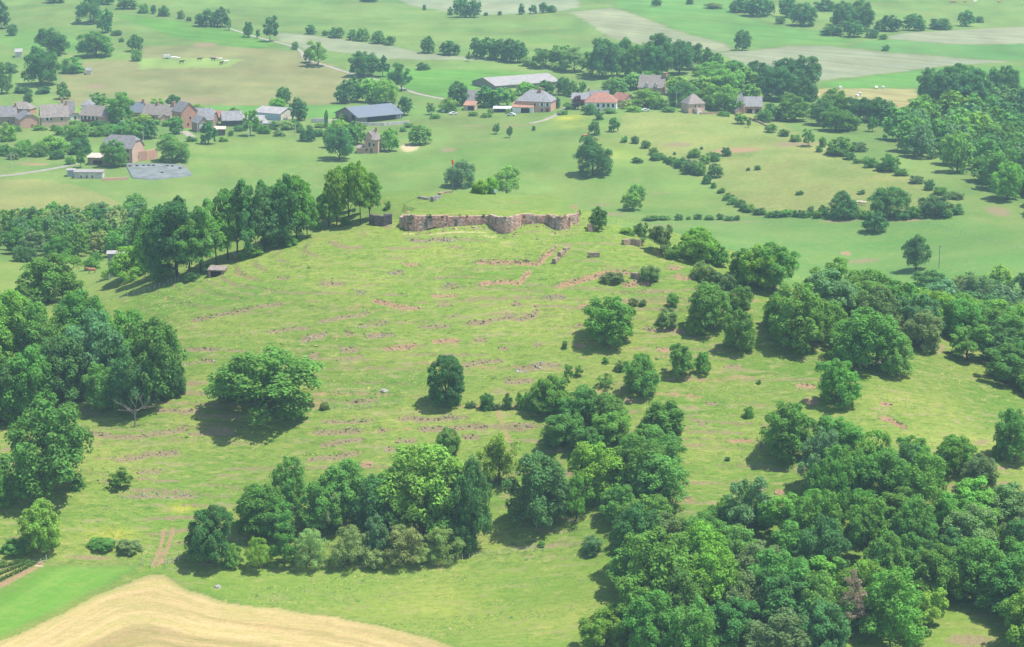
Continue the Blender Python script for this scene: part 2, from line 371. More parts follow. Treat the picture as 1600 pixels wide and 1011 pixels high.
# bare earth: (u, v, half width px, half height px, strength, kind) kind 0 brown, 1 red, 2 sandy
SOIL = [(700,364,60,2,.75,2),(795,377,22,4,.5,2),(768,367,22,4,.6,2),(640,365,16,2,.6,2),(860,364,18,3,.5,2),(1285,425,22,5,.9,1),(1320,435,50,6,.5,0),(1322,396,8,3,.9,1),(1350,408,30,3,.6,0),
 (1158,690,25,2.5,1,1),(1070,776,12,8,.8,0),(1310,345,30,3,.6,0),(1240,225,40,4,.6,0),(1150,235,45,4,.6,1),(1060,226,25,4,.6,0),(880,740,20,5,.8,0),(960,545,10,4,.5,0),(900,520,25,5,.5,0),(1000,545,30,4,.6,0),
 (640,230,14,7,.9,2),(700,234,12,3,.7,0),(810,196,50,3,.42,0),(740,196,30,3,.42,0),(280,265,14,8,.6,0),(320,70,18,4,.7,0),(150,135,18,5,.6,0),(240,160,120,4,.5,0),(310,155,60,5,.5,0),
 (140,871,40,4,.9,0),(60,884,8,3,1,2),(250,868,12,5,.6,1),(1020,352,60,2,.5,0),(1150,347,60,2,.5,0),(940,335,40,4,.6,0),(1030,302,30,3,.4,0),(1450,335,30,4,.7,0),(1560,330,20,8,.6,0),(1420,342,30,3,.8,1),
 (850,855,70,5,.6,0),(990,850,30,8,.8,0),(770,722,25,5,.7,0),(690,330,25,4,.5,0),(800,320,30,4,.5,1),(880,350,14,5,.5,0),(1120,870,6,12,.8,1),(960,745,10,5,.5,0),(40,255,22,3,.5,0),(60,257,20,2,.6,1),
 (1515,1000,40,8,.9,0),(1390,165,18,5,.9,1),(500,632,14,8,.6,1),(600,613,7,2,1,2),(1495,28,30,2,.2,0),(885,190,22,6,.0,0),(1075,650,22,8,.5,0),(960,600,20,6,.6,0),(940,320,26,5,.4,0),(560,480,20,4,.6,1),(1040,400,20,3,.7,1),(925,612,26,6,.6,1)]
SOILW = W([(s[0], s[1]) for s in SOIL])
# worn tracks (polyline, half width m, strength)
TRK = [([(239,884),(248,862),(255,843),(257,824)],.55,1.),([(249,884),(259,862),(268,841),(270,821)],.55,1.),([(374,502),(394,518),(409,544)],.5,.6),([(324,434),(313,453),(303,469)],.5,.6),([(776,635),(780,653),(792,679),(800,700)],.7,.7),
       ([(65,880),(40,895),(0,916),(-80,955)],1.0,.9),([(232,886),(180,912),(100,953),(0,1002)],.3,.4),([(685,885),(694,897)],.4,.9),([(870,385),(860,395),(849,401)],.6,.6)]
TRKW = []
for pl, hw, s in TRK:
    d = []
    for a, b in zip(pl[:-1], pl[1:]):
        for k in range(4): d.append((a[0]+(b[0]-a[0])*k/4, a[1]+(b[1]-a[1])*k/4))
    d.append(pl[-1]); TRKW.append(W(d))

def polydist(w, x, y):
    """distance and signed offset (positive uphill = larger y side) and position along 0..1"""
    best = np.full(x.shape, 1e9); sgn = np.zeros(x.shape); al = np.zeros(x.shape)
    L = np.r_[0, np.cumsum(np.hypot(np.diff(w[:, 0]), np.diff(w[:, 1])))]
    for i in range(len(w)-1):
        ax, ay = w[i, :2]; bx, by = w[i+1, :2]; dx, dy = bx-ax, by-ay; l2 = dx*dx+dy*dy+1e-9
        t = np.clip(((x-ax)*dx+(y-ay)*dy)/l2, 0, 1); px = ax+t*dx; py = ay+t*dy
        d = np.hypot(x-px, y-py); m = d < best
        best = np.where(m, d, best); s = (dx*(y-ay)-dy*(x-ax))*(1 if dx > 0 else -1)
        sgn = np.where(m, np.sign(s), sgn); al = np.where(m, (L[i]+t*(L[i+1]-L[i]))/L[-1], al)
    return best, sgn, al
TBB = np.array([(w[:, 0].min()-5, w[:, 0].max()+5, w[:, 1].min()-6, w[:, 1].max()+6) for w in TERW])
def hill_mask(x, y):
    return sstep(408, 420, y)*sstep(606, 560, y)*sstep(-175, -150, x)*sstep(190, 165, x)
def h_full(x, y, want=False):
    x = np.atleast_1d(np.asarray(x, float)); y = np.atleast_1d(np.asarray(y, float))
    z = h_base(x, y)+_sw(x, y); hm = hill_mask(x, y)
    # hummocks and cattle terracettes
    z = z + hm*(0.16*fbm(x/7, y/2.6, 21, 3)+0.10*fbm(x/2.2, y/1.3, 31, 2)) + (1-hm)*0.10*fbm(x/9, y/9, 41, 2)
    c = (z*1.0 + 1.2*fbm(x/28, y/28, 51, 2))/1.35; fr = c-np.floor(c)
    z = z + hm*sstep(0.35, 0.75, fbm(x/16, y/8, 61, 2)*.5+.5)*0.50*(sstep(0.0, 0.25, fr)-fr)
    earth = np.zeros(x.shape); tint = np.zeros(x.shape)
    if want: earth = hm*sstep(0.36, 0.66, fbm(x/16, y/8, 61, 2)*.5+.5)*.85*np.exp(-((fr-.12)/.14)**2)*sstep(.30, .58, fbm(x/11, y/11, 62, 2)*.5+.5)
    near_t = np.where((TBB[:, 0] < x.max()) & (TBB[:, 1] > x.min()) & (TBB[:, 2] < y.max()) & (TBB[:, 3] > y.min()))[0]
    for i_ in near_t:
        (pl, bh, ea, st, ti), w = TER[i_], TERW[i_]
        m = (x > w[:, 0].min()-5) & (x < w[:, 0].max()+5) & (y > w[:, 1].min()-6) & (y < w[:, 1].max()+6)
        if not m.any(): continue
        d, s, al = polydist(w, x[m], y[m]); endt = sstep(0, .12, al)*sstep(1, .88, al)*np.exp(-np.maximum(d-2.5, 0))
        z[m] += bh*.68*np.tanh(s*d/.45)*np.exp(-d/1.6)*endt
        if want:
            e = np.minimum(1, ea*1.1)*np.exp(-((s*d+.35)/.9)**2)*sstep(-.02, .1, al)*sstep(1.02, .9, al)
            up = e > earth[m]; q = earth[m]; q[up] = e[up]; earth[m] = q; q = tint[m]; q[up] = (0, .15, 1.)[ti]; tint[m] = q
    for gx, gy, sx, sy, dp in ((-1.5, 542.5, 5.0, 3.2, 1.1), (12.3, 543.5, 4.0, 3.0, .8), (-22, 545, 3, 1.5, .5)):
        z = z - dp*np.exp(-((x-gx)/sx)**2-((y-gy)/sy)**2)
    ins = inside(CASPOLY, x, y)
    z = np.where(ins, np.maximum(z, _cz-0.25+0.35*fbm(x/5, y/5, 77, 2)+.5*sstep(548, 570, y)*fbm(x/9, y/7, 78, 2)+2.0*np.exp(-((x+15)/15)**2-((y-571)/10)**2)), z)
    if want:
        for (u, v, hw, hh, s, k), w in zip(SOIL, SOILW):
            sx = hw/pxm(w[1])
            sl = 0.36 if 410 < w[1] < 600 else 0.07
            t = (CAM_Z-w[2])/w[1]; sy = hh/pxm(w[1])/max(.12, (t+sl)*.95)
            r = ((x-w[0])/sx)**2+((y-w[1])/sy)**2
            m = r < 5
            if m.any():
                e = min(1., s*(1.4 if w[1] > 600 else 1.))*np.exp(-r[m]**1.3*.6); up = e > earth[m]
                q = earth[m]; q[up] = e[up]; earth[m] = q; q = tint[m]; q[up] = (0.0, 1.0, -1.0)[k]; tint[m] = q
        for (pl, hw, s), w in zip(TRK, TRKW):
            m = (x > w[:, 0].min()-3) & (x < w[:, 0].max()+3) & (y > w[:, 1].min()-3) & (y < w[:, 1].max()+3)
            if m.any():
                d, _, al = polydist(w, x[m], y[m]); e = s*np.exp(-(d/hw)**2)*sstep(1.01, .85, al); up = e > earth[m]
                q = earth[m]; q[up] = e[up]; earth[m] = q; q = tint[m]; q[up] = .6; tint[m] = q
        return z, earth, tint
    return z
def hz(x, y): return float(h_full([x], [y])[0])

ya = [330.0]
while ya[-1] < 3300:
    y = ya[-1]; ya.append(y + (1.2 if y < 372 else .62 if y < 592 else 2.2 if y < 850 else y*.0023 if y < 1900 else 18.0))
ya = np.array(ya)
aa = np.concatenate([np.arange(-.42, -.262, .006), np.arange(-.26, .2601, .00122), np.arange(.266, .42, .006)])
YY, AA = np.meshgrid(ya, aa, indexing='ij'); XX = AA*YY
x = XX.ravel(); y = YY.ravel()
z, earth, tint = h_full(x, y, True)
nr, nc = YY.shape
fid = np.zeros(x.shape, int)-1; fcol = np.empty((len(x), 3)); stre = np.zeros(len(x)); rough = np.zeros(len(x))
hm = hill_mask(x, y); far = sstep(600, 800, y)
fcol[:] = np.array(C_FAR); rough[:] = .35
near = (y < 640); fcol[near] = C_HILL; rough[near] = 1.0
low = (y < 412) & near; fcol[low] = (.172, .250, .044); rough[low] = .6
_ja = np.where(y > 900, 2.2, .8); jx = _ja*fbm(x/5, y/7, 3, 3); jy = _ja*fbm(x/5, y/7, 4, 3)
for i, (f, w) in enumerate(zip(FIELDS, FW)):
    lo, hi = w.min(0), w.max(0); m = (x > lo[0]-2) & (x < hi[0]+2) & (y > lo[1]-2) & (y < hi[1]+2)
    if not m.any(): continue
    k = np.where(m)[0]; k = k[inside(w, x[k]+jx[k], y[k]+jy[k])]
    fid[k] = i; fcol[k] = f[2]; stre[k] = f[3]; rough[k] = f[4]
# yellow flowering patches and lush spots
for u, v, hw, hh, s_, cc in [(887,184,20,5,.8,(.42,.40,.05)),(900,196,30,6,.5,(.30,.34,.06)),(170,835,34,10,.7,(.36,.36,.04)),(285,795,20,6,.8,(.38,.37,.04)),(775,725,16,10,.5,(.34,.36,.05)),(700,945,70,20,.35,(.33,.34,.07)),(880,970,70,22,.45,(.36,.36,.09)),(985,362,26,5,.6,(.26,.38,.05)),(955,240,40,8,.5,(.30,.36,.06)),(1030,208,60,12,.4,(.33,.33,.10)),(425,800,50,14,.4,(.33,.34,.06)),(100,820,60,20,.4,(.13,.25,.04)),(1490,690,60,20,.5,(.34,.36,.09)),(1150,780,50,14,.4,(.34,.36,.08)),(1400,620,60,14,.4,(.30,.33,.08))]:
    w = P1(u, v); sx = hw/pxm(w[1]); t = (CAM_Z-w[2])/w[1]; sy = hh/pxm(w[1])/max(.12, t+(.36 if 410 < w[1] < 600 else .05))
    r_ = ((x-w[0])/sx)**2+((y-w[1])/sy)**2; m = r_ < 6
    e = (s_*np.exp(-r_[m]*.7)*(.5+.8*vnoise(x[m]/3, y[m]/3, 404)))[:, None].clip(0, 1); fcol[m] = fcol[m]*(1-e)+e*np.array(cc)
_mark = np.zeros(len(x))
for i, (f, w) in enumerate(zip(FIELDS, FW)):
    if f[0] in ("meadow", "knoll_pasture", "lower_pasture"): continue
    lo, hi = w.min(0), w.max(0); m = np.where((x > lo[0]-6) & (x < hi[0]+6) & (y > lo[1]-8) & (y < hi[1]+8))[0]
    if not len(m): continue
    d, _, _ = polydist(np.vstack([w, w[:1]]), x[m]+jx[m], y[m]+jy[m]); _mark[m] = np.maximum(_mark[m], np.exp(-(d/(1.1 if w[:, 1].mean() < 600 else 2.0))**2))
_mk = (_mark*(.35+.65*vnoise(x/6, y/9, 303)))[:, None]*.6
fcol = fcol*(1-_mk)+_mk*np.array([.10, .16, .045])
# large soft colour differences between parts of the pastures
v1 = fbm(x/60, y/45, 101, 3)[:, None]; v2 = fbm(x/22, y/14, 111, 3)[:, None]
v3 = fbm(x/11, y/26, 121, 3)[:, None]*sstep(700, 950, y)[:, None]
fcol = fcol*(1+.20*v1+.22*v3)+np.array([.06, .03, .015])*np.maximum(v2, -.5)*(.45+rough[:, None])
fcol = np.clip(fcol, .01, .8)
# direction across the drill rows, for streaks
row = np.zeros((len(x), 3)); row[:, 0] = x*.55+y*.83; row[:, 1] = -x*.83+y*.55
ws = FW[[f[0] for f in FIELDS].index("straw_field")]
apex = P1(243, 897); qx = x-apex[0]; ins_s = y < 415
_wl = W([(-60,1036),(60,978),(150,930),(232,899)]); _wr = W([(255,899),(300,924),(350,942),(430,951),(520,963),(600,979),(680,1000),(760,1030),(860,1058)])
_dl, _, _ = polydist(_wl, x[ins_s], y[ins_s]); _dr, _, _ = polydist(_wr, x[ins_s], y[ins_s])
row[ins_s, 0] = -4*np.log(np.exp(-_dl/4)+np.exp(-_dr/4)+1e-12)+.5*fbm(x[ins_s]/14, y[ins_s]/9, 88, 2); row[ins_s, 1] = x[ins_s]
F = (np.arange(nr-1)[:, None]*nc+np.arange(nc-1)[None]).ravel(); F = np.stack([F, F+1, F+nc+1, F+nc], -1)
V = np.stack([x, y, z], -1)

def ground_material():
    k = NT("ground"); p = k.pos()
    fc = k.attr("fcol").outputs["Color"]; ea = k.attr("earth").outputs["Fac"]; ti = k.attr("tint").outputs["Fac"]; st = k.attr("streak").outputs["Fac"]; ro = k.attr("sward").outputs["Fac"]; rw = k.attr("row").outputs["Vector"]
    n1 = k.noise(.34, 6, .72, p, (.42, 1.6, 1)); n2 = k.noise(.75, 5, .72, p, (.7, 1.6, 1)); n3 = k.noise(2.4, 3, .7, p, (.8, 1.1, 1))
    # grass: darker fresh tufts, yellow dry stalks
    dark = k.mix(.62, fc, (.045, .120, .018)); dry = k.mix(.70, fc, (.46, .38, .15))
    c = k.mix(k.math('MULTIPLY', k.ramp(n2, (.46, .64)), k.math('MULTIPLY_ADD', ro, .72, .16)), fc, dark)
    n1b = k.noise(.45, 5, .72, p, (.7, 1.5, 1))
    c = k.mix(k.math('MULTIPLY', k.ramp(n1b, (.50, .70)), k.math('MULTIPLY_ADD', ro, .42, .12)), c, dry)
    c = k.mix(k.math('MULTIPLY', k.ramp(n3, (.50, .68)), k.math('MULTIPLY_ADD', ro, .48, .14)), c, (.055, .11, .02))
    c = k.mix(k.math('MULTIPLY', k.ramp(k.math('MULTIPLY_ADD', k.math('SUBTRACT', n3, .5), .35, n1), (.545, .65)), k.math('MULTIPLY', ro, .68)), c, (.29, .235, .13))
    # drill rows and swaths
    s1 = k.noise(1.0, 4, .7, rw, (.55, .05, 1)); s2 = k.noise(1.0, 3, .75, rw, (2.2, .16, 1))
    sm = k.math('MULTIPLY', k.ramp(k.math('MULTIPLY_ADD', s2, .45, k.math('MULTIPLY', s1, .6)), (.44, .60)), st)
    c = k.mix(sm, c, k.mix(.62, c, (.22, .23, .06)))
    s3 = k.noise(1.0, 2, .6, rw, (.14, .006, 1)); c = k.mix(st, c, k.mix(1.0, c, k.ramp(s3, (.35, .65, .72, 1.22)), 'MULTIPLY'))
    # bare earth
    n4 = k.noise(.8, 5, .75, p); em = k.ramp(k.math('MULTIPLY_ADD', k.math('SUBTRACT', n4, .5), 1.5, ea), (.36, .72))
    eb = k.mix(k.ramp(ti, (.0, .9)), (.245, .190, .110), (.34, .205, .125)); eb = k.mix(k.ramp(ti, (-.1, -.9)), eb, (.52, .41, .25))
    eb = k.mix(1.0, eb, k.ramp(k.noise(3.0, 3, .7, p), (.3, .7, .72, 1.22)), 'MULTIPLY')
    c = k.mix(k.math('MULTIPLY', em, .85), c, eb)
    k.ln(c, k.b.inputs["Base Color"]); k.b.inputs["Roughness"].default_value = 1.0; k.b.inputs["Specular IOR Level"].default_value = .05
    h = k.math('MULTIPLY_ADD', n3, .5, n2); k.bump(h, .55, .35)
    return k.m
M_GROUND = ground_material()
def ground_piece(name, faces, label):
    used = np.unique(faces); mp = np.full(len(V), -1, np.int64); mp[used] = np.arange(len(used))
    me = mesh_np(name, V[used], mp[faces], M_GROUND, True)
    def put(nm, typ, arr, key):
        a = me.attributes.new(nm, typ, 'POINT'); a.data.foreach_set(key, np.asarray(arr, np.float32).ravel())
    put("fcol", 'FLOAT_COLOR', np.c_[fcol[used], np.ones(len(used))], "color")
    put("earth", 'FLOAT', earth[used], "value"); put("tint", 'FLOAT', tint[used], "value"); put("streak", 'FLOAT', stre[used], "value"); put("sward", 'FLOAT', rough[used], "value")
    put("row", 'FLOAT_VECTOR', row[used], "vector")
    # one continuous sheet: take the normals of the whole land so that no seam shows between pieces
    o = link(name, me); tag(o, label, None, None, "structure"); return o
_dx = np.gradient(z.reshape(nr, nc), axis=0)/np.gradient(YY, axis=0)
ff = fid[F[:, 0]]
named = [i for i, f in enumerate(FIELDS) if f[5]]
rest = np.ones(len(F), bool)
for i in named:
    m = ff == i
    if m.sum() > 20: ground_piece(FIELDS[i][0], F[m], FIELDS[i][5]); rest &= ~m
ground_piece("ground", F[rest], "rough green hillside and valley ground")
# ------------------------------------------------------------------ trees and bushes: prototypes
def leaf_material(name, trans=.38, spec=.035, own=False):
    k = NT(name)
    oc = k.attr("lc") if own else k.add("ShaderNodeObjectInfo"); lv = k.attr("lv").outputs["Fac"]
    hue = k.add("ShaderNodeHueSaturation"); k.ln(oc.outputs["Color"], hue.inputs["Color"])
    k.ln(k.math('MULTIPLY_ADD', lv, .035, .482), hue.inputs["Hue"]); hue.inputs["Saturation"].default_value = 1.0
    k.ln(k.math('MULTIPLY_ADD', lv, .9, .55), hue.inputs["Value"])
    c = hue.outputs[0]
    k.ln(c, k.b.inputs["Base Color"]); k.b.inputs["Roughness"].default_value = .55; k.b.inputs["Specular IOR Level"].default_value = spec
    tr = k.add("ShaderNodeBsdfTranslucent"); k.ln(k.mix(1.0, c, (1.1, 1.15, .6), 'MULTIPLY'), tr.inputs["Color"])
    mx = k.add("ShaderNodeMixShader"); mx.inputs[0].default_value = trans
    k.ln(k.b.outputs[0], mx.inputs[1]); k.ln(tr.outputs[0], mx.inputs[2]); k.ln(mx.outputs[0], k.out.inputs["Surface"])
    return k.m
M_LEAF = leaf_material("leaves")
M_LEAF_OWN = leaf_material("leaves of the far trees", own=True)
M_BARK = simple_mat("bark", (.085, .068, .05), .35, 6, .95)
M_DEADWOOD = simple_mat("dead wood", (.25, .215, .175), .3, 6, .95)
def tube(path, radii, n=6):
    path = [Vector(p) for p in path]; Vt = []; Ft = []
    for i, p in enumerate(path):
        d = (path[min(i+1, len(path)-1)]-path[max(i-1, 0)]).normalized()
        a = d.orthogonal().normalized(); b = d.cross(a)
        for k in range(n):
            t = 2*math.pi*k/n; Vt.append(p+(a*math.cos(t)+b*math.sin(t))*radii[i])
    for i in range(len(path)-1):
        for k in range(n):
            Ft.append((i*n+k, i*n+(k+1) % n, (i+1)*n+(k+1) % n, (i+1)*n+k))
    return Vt, Ft
def tubes_mesh(name, lst, mat):
    Va, Fa = [], []
    for path, rad, n in lst:
        a, b = tube(path, rad, n); o = len(Va); Va += a; Fa += [tuple(i+o for i in f) for f in b]
    return mesh_py(name, Va, Fa, mat)
def leaves_mesh(name, C, N, S, r, mat):
    """leaf sprays: irregular quads at C facing N, size S"""
    n = len(C); N = N/np.linalg.norm(N, axis=1, keepdims=True)
    t = r.normal(size=(n, 3)); t -= (t*N).sum(1, keepdims=True)*N; t /= np.linalg.norm(t, axis=1, keepdims=True); b = np.cross(N, t)
    S = S[:, None]; q = lambda: S*(.65+.6*r.random((n, 1)))
    V0 = C+t*q(); V1 = C+b*q()*.75+N*S*.22*r.normal(size=(n, 1)); V2 = C-t*q(); V3 = C-b*q()*.75+N*S*.22*r.normal(size=(n, 1))
    Vv = np.stack([V0, V1, V2, V3], 1).reshape(-1, 3); Ff = np.arange(4*n).reshape(n, 4)
    me = mesh_np(name, Vv, Ff, mat)
    return me
def crown(seed, shape):
    """unit tree: crown 1 wide, tree 1 high. returns leaf centres, normals, sizes, lobe list"""
    r = np.random.default_rng(seed)
    base, nl, lr, leaf, nleaf, flat, dens, jag = shape["base"], shape["lobes"], shape["lr"], shape["leaf"], shape["n"], shape.get("flat", 1.0), shape.get("dens", 1.0), shape.get("jag", .16)
    zc = (1+base)/2; zr = (1-base)/2
    L = []
    tries = 0
    while len(L) < nl and tries < 6000:
        tries += 1
        d = r.normal(size=3); d /= np.linalg.norm(d)
        if d[2] < -.75: continue
        R = r.uniform(lr[0], lr[1]); rad = r.uniform(shape.get("shell", .42), 1.0)**.6 if len(L) > 0 else .15
        prof = shape.get("prof")
        k = 1.0-jag*r.random()
        wz = 1.0
        if prof == "cone": wz = 1.15-.9*(d[2]*.5+.5)
        elif prof == "vase": wz = .62+.42*(d[2]*.5+.5)
        elif prof == "egg": wz = .80+.25*math.sin(3.14*(d[2]*.5+.5)*.8+.3)
        elif prof == "dome": wz = 1.06-.28*(d[2]*.5+.5)
        p = np.array([d[0]*.5*wz*k*rad, d[1]*.5*wz*k*rad, zc+d[2]*zr*k*rad])
        sc = np.array([R, R, R*flat*zr*2 if flat else R])
        lim = np.array([.5-sc[0]*.55, .5-sc[1]*.55]); rr = np.hypot(p[0]/max(lim[0], .05), p[1]/max(lim[1], .05))
        if rr > 1: p[:2] /= rr
        lowz = shape.get("low", base)
        if p[2] < lowz-.25: continue
        p[2] = min(max(p[2], lowz+sc[2]*.55), 1-sc[2]*.75)
        if any(np.linalg.norm((p-q)/(sc+s))*1.0 < shape.get("sep", .40) for q, s in L): continue
        L.append((p, sc))
    ctr = np.array([0, 0, zc*.8]); SUB = []
    for p, sc in L:
        out = (p-ctr); out = out/(np.linalg.norm(out)+1e-6)
        for _ in range(shape.get("sub", 7)):
            d = r.normal(size=3)+out*.9+np.array([0, 0, .35]); d /= np.linalg.norm(d)
            q = p+d*sc*r.uniform(.55, .95); f = r.uniform(.40, .62)
            if sum(np.linalg.norm((q-a)/b) < .62 for a, b in L) > 1: continue
            if q[2] < shape.get("low", base): continue
            SUB.append((q, sc*f))
    area = np.array([s[0]**2 for _, s in SUB]); cnt = (area/area.sum()*nleaf*.82).astype(int)
    C = []; N = []
    for (p, s), c in zip(SUB, cnt):
        d = r.normal(size=(int(c*2.2)+2, 3)); d /= np.linalg.norm(d, axis=1, keepdims=True)
        keep = r.random(len(d)) < np.clip(.55+.75*d[:, 2], .05, 1); d = d[keep][:c]
        rad = r.uniform(.45, 1.10, size=(len(d), 1))**.5
        C.append(p+d*s*rad); N.append(d*.9+np.array([.05, 0, .40])+.38*r.normal(size=d.shape))
    # sparse inner leaves that close the crown
    ci = (area/area.sum()*nleaf*.18).astype(int)
    for (p, s), c in zip(SUB, ci):
        q = ctr+(p-ctr)*r.uniform(.45, .9, size=(c, 1))+r.normal(size=(c, 3))*s*.5
        C.append(q); N.append(r.normal(size=(c, 3))+np.array([0, 0, .3]))
    C = np.concatenate(C); N = np.concatenate(N)
    # drop leaves buried well inside other lobes
    deep = np.zeros(len(C), int)
    for p, s in L: deep += (np.linalg.norm((C-p)/s, axis=1) < .45)
    k = (deep < 1) | (r.random(len(C)) < .30); k &= C[:, 2] > -.03
    C, N = C[k], N[k]
    # bring the crown back to one unit wide and one high
    kx = .5/np.percentile(np.hypot(C[:, 0], C[:, 1]), 98.5); kz = 1/np.percentile(C[:, 2], 99.6)
    C = C*np.array([kx, kx, kz]); L = [(p*np.array([kx, kx, kz]), q*kx) for p, q in L]
    S = leaf*r.uniform(.6, 1.35, len(C))*dens
    return r, C, N, S, L
def make_tree(key, seed, shape):
    r, C, N, S, L = crown(seed, shape)
    me = leaves_mesh("crown", C, N, S, r, M_LEAF)
    # tone of each spray: differs by clump and by leaf
    ph = r.uniform(0, 6, 3); tone = .5+.16*np.sin(C[:, 0]*9+ph[0])*np.sin(C[:, 1]*8+ph[1])+.22*r.normal(size=len(C))*.8
    a = me.attributes.new("lv", 'FLOAT', 'FACE'); a.data.foreach_set("value", np.clip(tone, 0, 1).astype(np.float32))
    base = max(shape["base"], .05); tr = shape.get("trunk", .028)
    parts = [([(0, 0, -.06), (.005, .0, base*.5+.02), (.012*r.normal(), .012*r.normal(), base+.12), (.03*r.normal(), .03*r.normal(), .62)], [tr*1.35, tr, tr*.8, tr*.35], 7)]
    order = sorted(range(len(L)), key=lambda i: -L[i][1][0])[:shape.get("limbs", 9)]
    for i in order:
        p = L[i][0]; z0 = min(max(base*.9+.04, p[2]-.25), .5); m = np.array([p[0]*.45, p[1]*.45, z0+(p[2]-z0)*.55])
        parts.append(([(0, 0, z0), tuple(m), tuple(p)], [tr*.55, tr*.38, tr*.12], 5))
    tm = tubes_mesh("trunk", parts, M_BARK)
    return me, tm
SHAPES = {
 "oak":   dict(base=-.06, lobes=34, lr=(.12, .20), leaf=.0180, n=18000, flat=.95, jag=.22, low=.02),
 "round": dict(base=-.08, lobes=32, lr=(.12, .19), leaf=.0180, n=15500, flat=.95, jag=.12, prof="dome", low=.02),
 "ash":   dict(base=.06, lobes=24, lr=(.11, .19), leaf=.0195, n=12500, flat=.85, jag=.30, trunk=.022),
 "tall":  dict(base=.20, low=.22, lobes=46, lr=(.15, .22), leaf=.022, n=13000, flat=.52, jag=.10, shell=.7, sep=.34, trunk=.024),
 "willow":dict(base=-.10, lobes=34, lr=(.12, .17), leaf=.0135, n=15000, flat=.95, jag=.08, prof="dome", low=.02),
 "egg":   dict(base=-.04, lobes=90, lr=(.12, .15), leaf=.020, n=17000, flat=.66, jag=.0, low=.02, sep=.30, shell=.93, sub=6),
 "thin":  dict(base=.02, lobes=22, lr=(.10, .17), leaf=.017, n=5600, flat=.8, jag=.35, trunk=.02),
 "bush":  dict(base=-.50, lobes=20, lr=(.16, .26), leaf=.028, n=6200, flat=.85, jag=.25, trunk=.02, limbs=4, low=-.04),
 "dark":  dict(base=-.06, lobes=32, lr=(.13, .21), leaf=.0185, n=16500, flat=.80, jag=.20, low=.02),
}
SHAPES["cone"] = dict(base=.02, lobes=44, lr=(.08, .15), leaf=.016, n=5200, flat=.35, jag=.35, prof="cone", trunk=.03)
PROTO = {}
for ki, (k, s) in enumerate(SHAPES.items()):
    PROTO[k] = [make_tree(k, 100+ki*10+j, s) for j in range({"oak": 4, "round": 3, "ash": 3, "tall": 3, "bush": 4, "dark": 3}.get(k, 2))]
# foliage colours (linear)
LEAFCOL = {"d": (.104, .255, .068), "m": (.158, .350, .064), "b": (.220, .440, .062), "y": (.295, .470, .068), "g": (.190, .315, .100), "p": (.315, .440, .130), "s": (.170, .330, .118), "v": (.14, .06, .065), "t": (.42, .35, .28)}
COLWORD = {"d": "dark green", "m": "mid-green", "b": "bright green", "y": "yellow-green", "g": "grey-green", "p": "pale green", "s": "silvery green", "v": "purple-leaved", "t": "half-dead brown"}
_ti = 0
def tree_colour(colk, rr):
    a = np.array(LEAFCOL[colk])*rr.uniform(.84, 1.18); return a*np.array([rr.uniform(.86, 1.16), 1, rr.uniform(.88, 1.18)])
def place_tree(p, w, h, shape, colk):
    """p (x, y, z) foot; w, h metres"""
    global _ti
    me, tm = PROTO[shape][_ti % len(PROTO[shape])]; rr = random.Random(_ti*13+5); _ti += 1
    nm = {"bush": "bush"}.get(shape, "tree")
    root = empty(nm, (float(p[0]), float(p[1]), float(p[2])-.1), rr.uniform(0, 6.28)); root.scale = (w, w, h)
    c = link("crown" if nm == "tree" else "foliage", me, root); t = link("trunk" if nm == "tree" else "stem", tm, root)
    c.color = (*[float(q) for q in tree_colour(colk, rr)], 1)
    return root
_LOD = {}
def lod(shape, j, m):
    if (shape, j, m) not in _LOD:
        me = PROTO[shape][j][0]; n = len(me.polygons); co = np.empty(len(me.vertices)*3, np.float32); me.vertices.foreach_get("co", co); co = co.reshape(n, 4, 3)
        lv = np.empty(n, np.float32); me.attributes["lv"].data.foreach_get("value", lv)
        r = np.random.default_rng(j+9); k = r.permutation(n)[:m]; c = co[k]; ctr = c.mean(1, keepdims=True); f = (n/m)**.5*.92
        _LOD[(shape, j, m)] = (ctr+(c-ctr)*f, lv[k])
    return _LOD[(shape, j, m)]
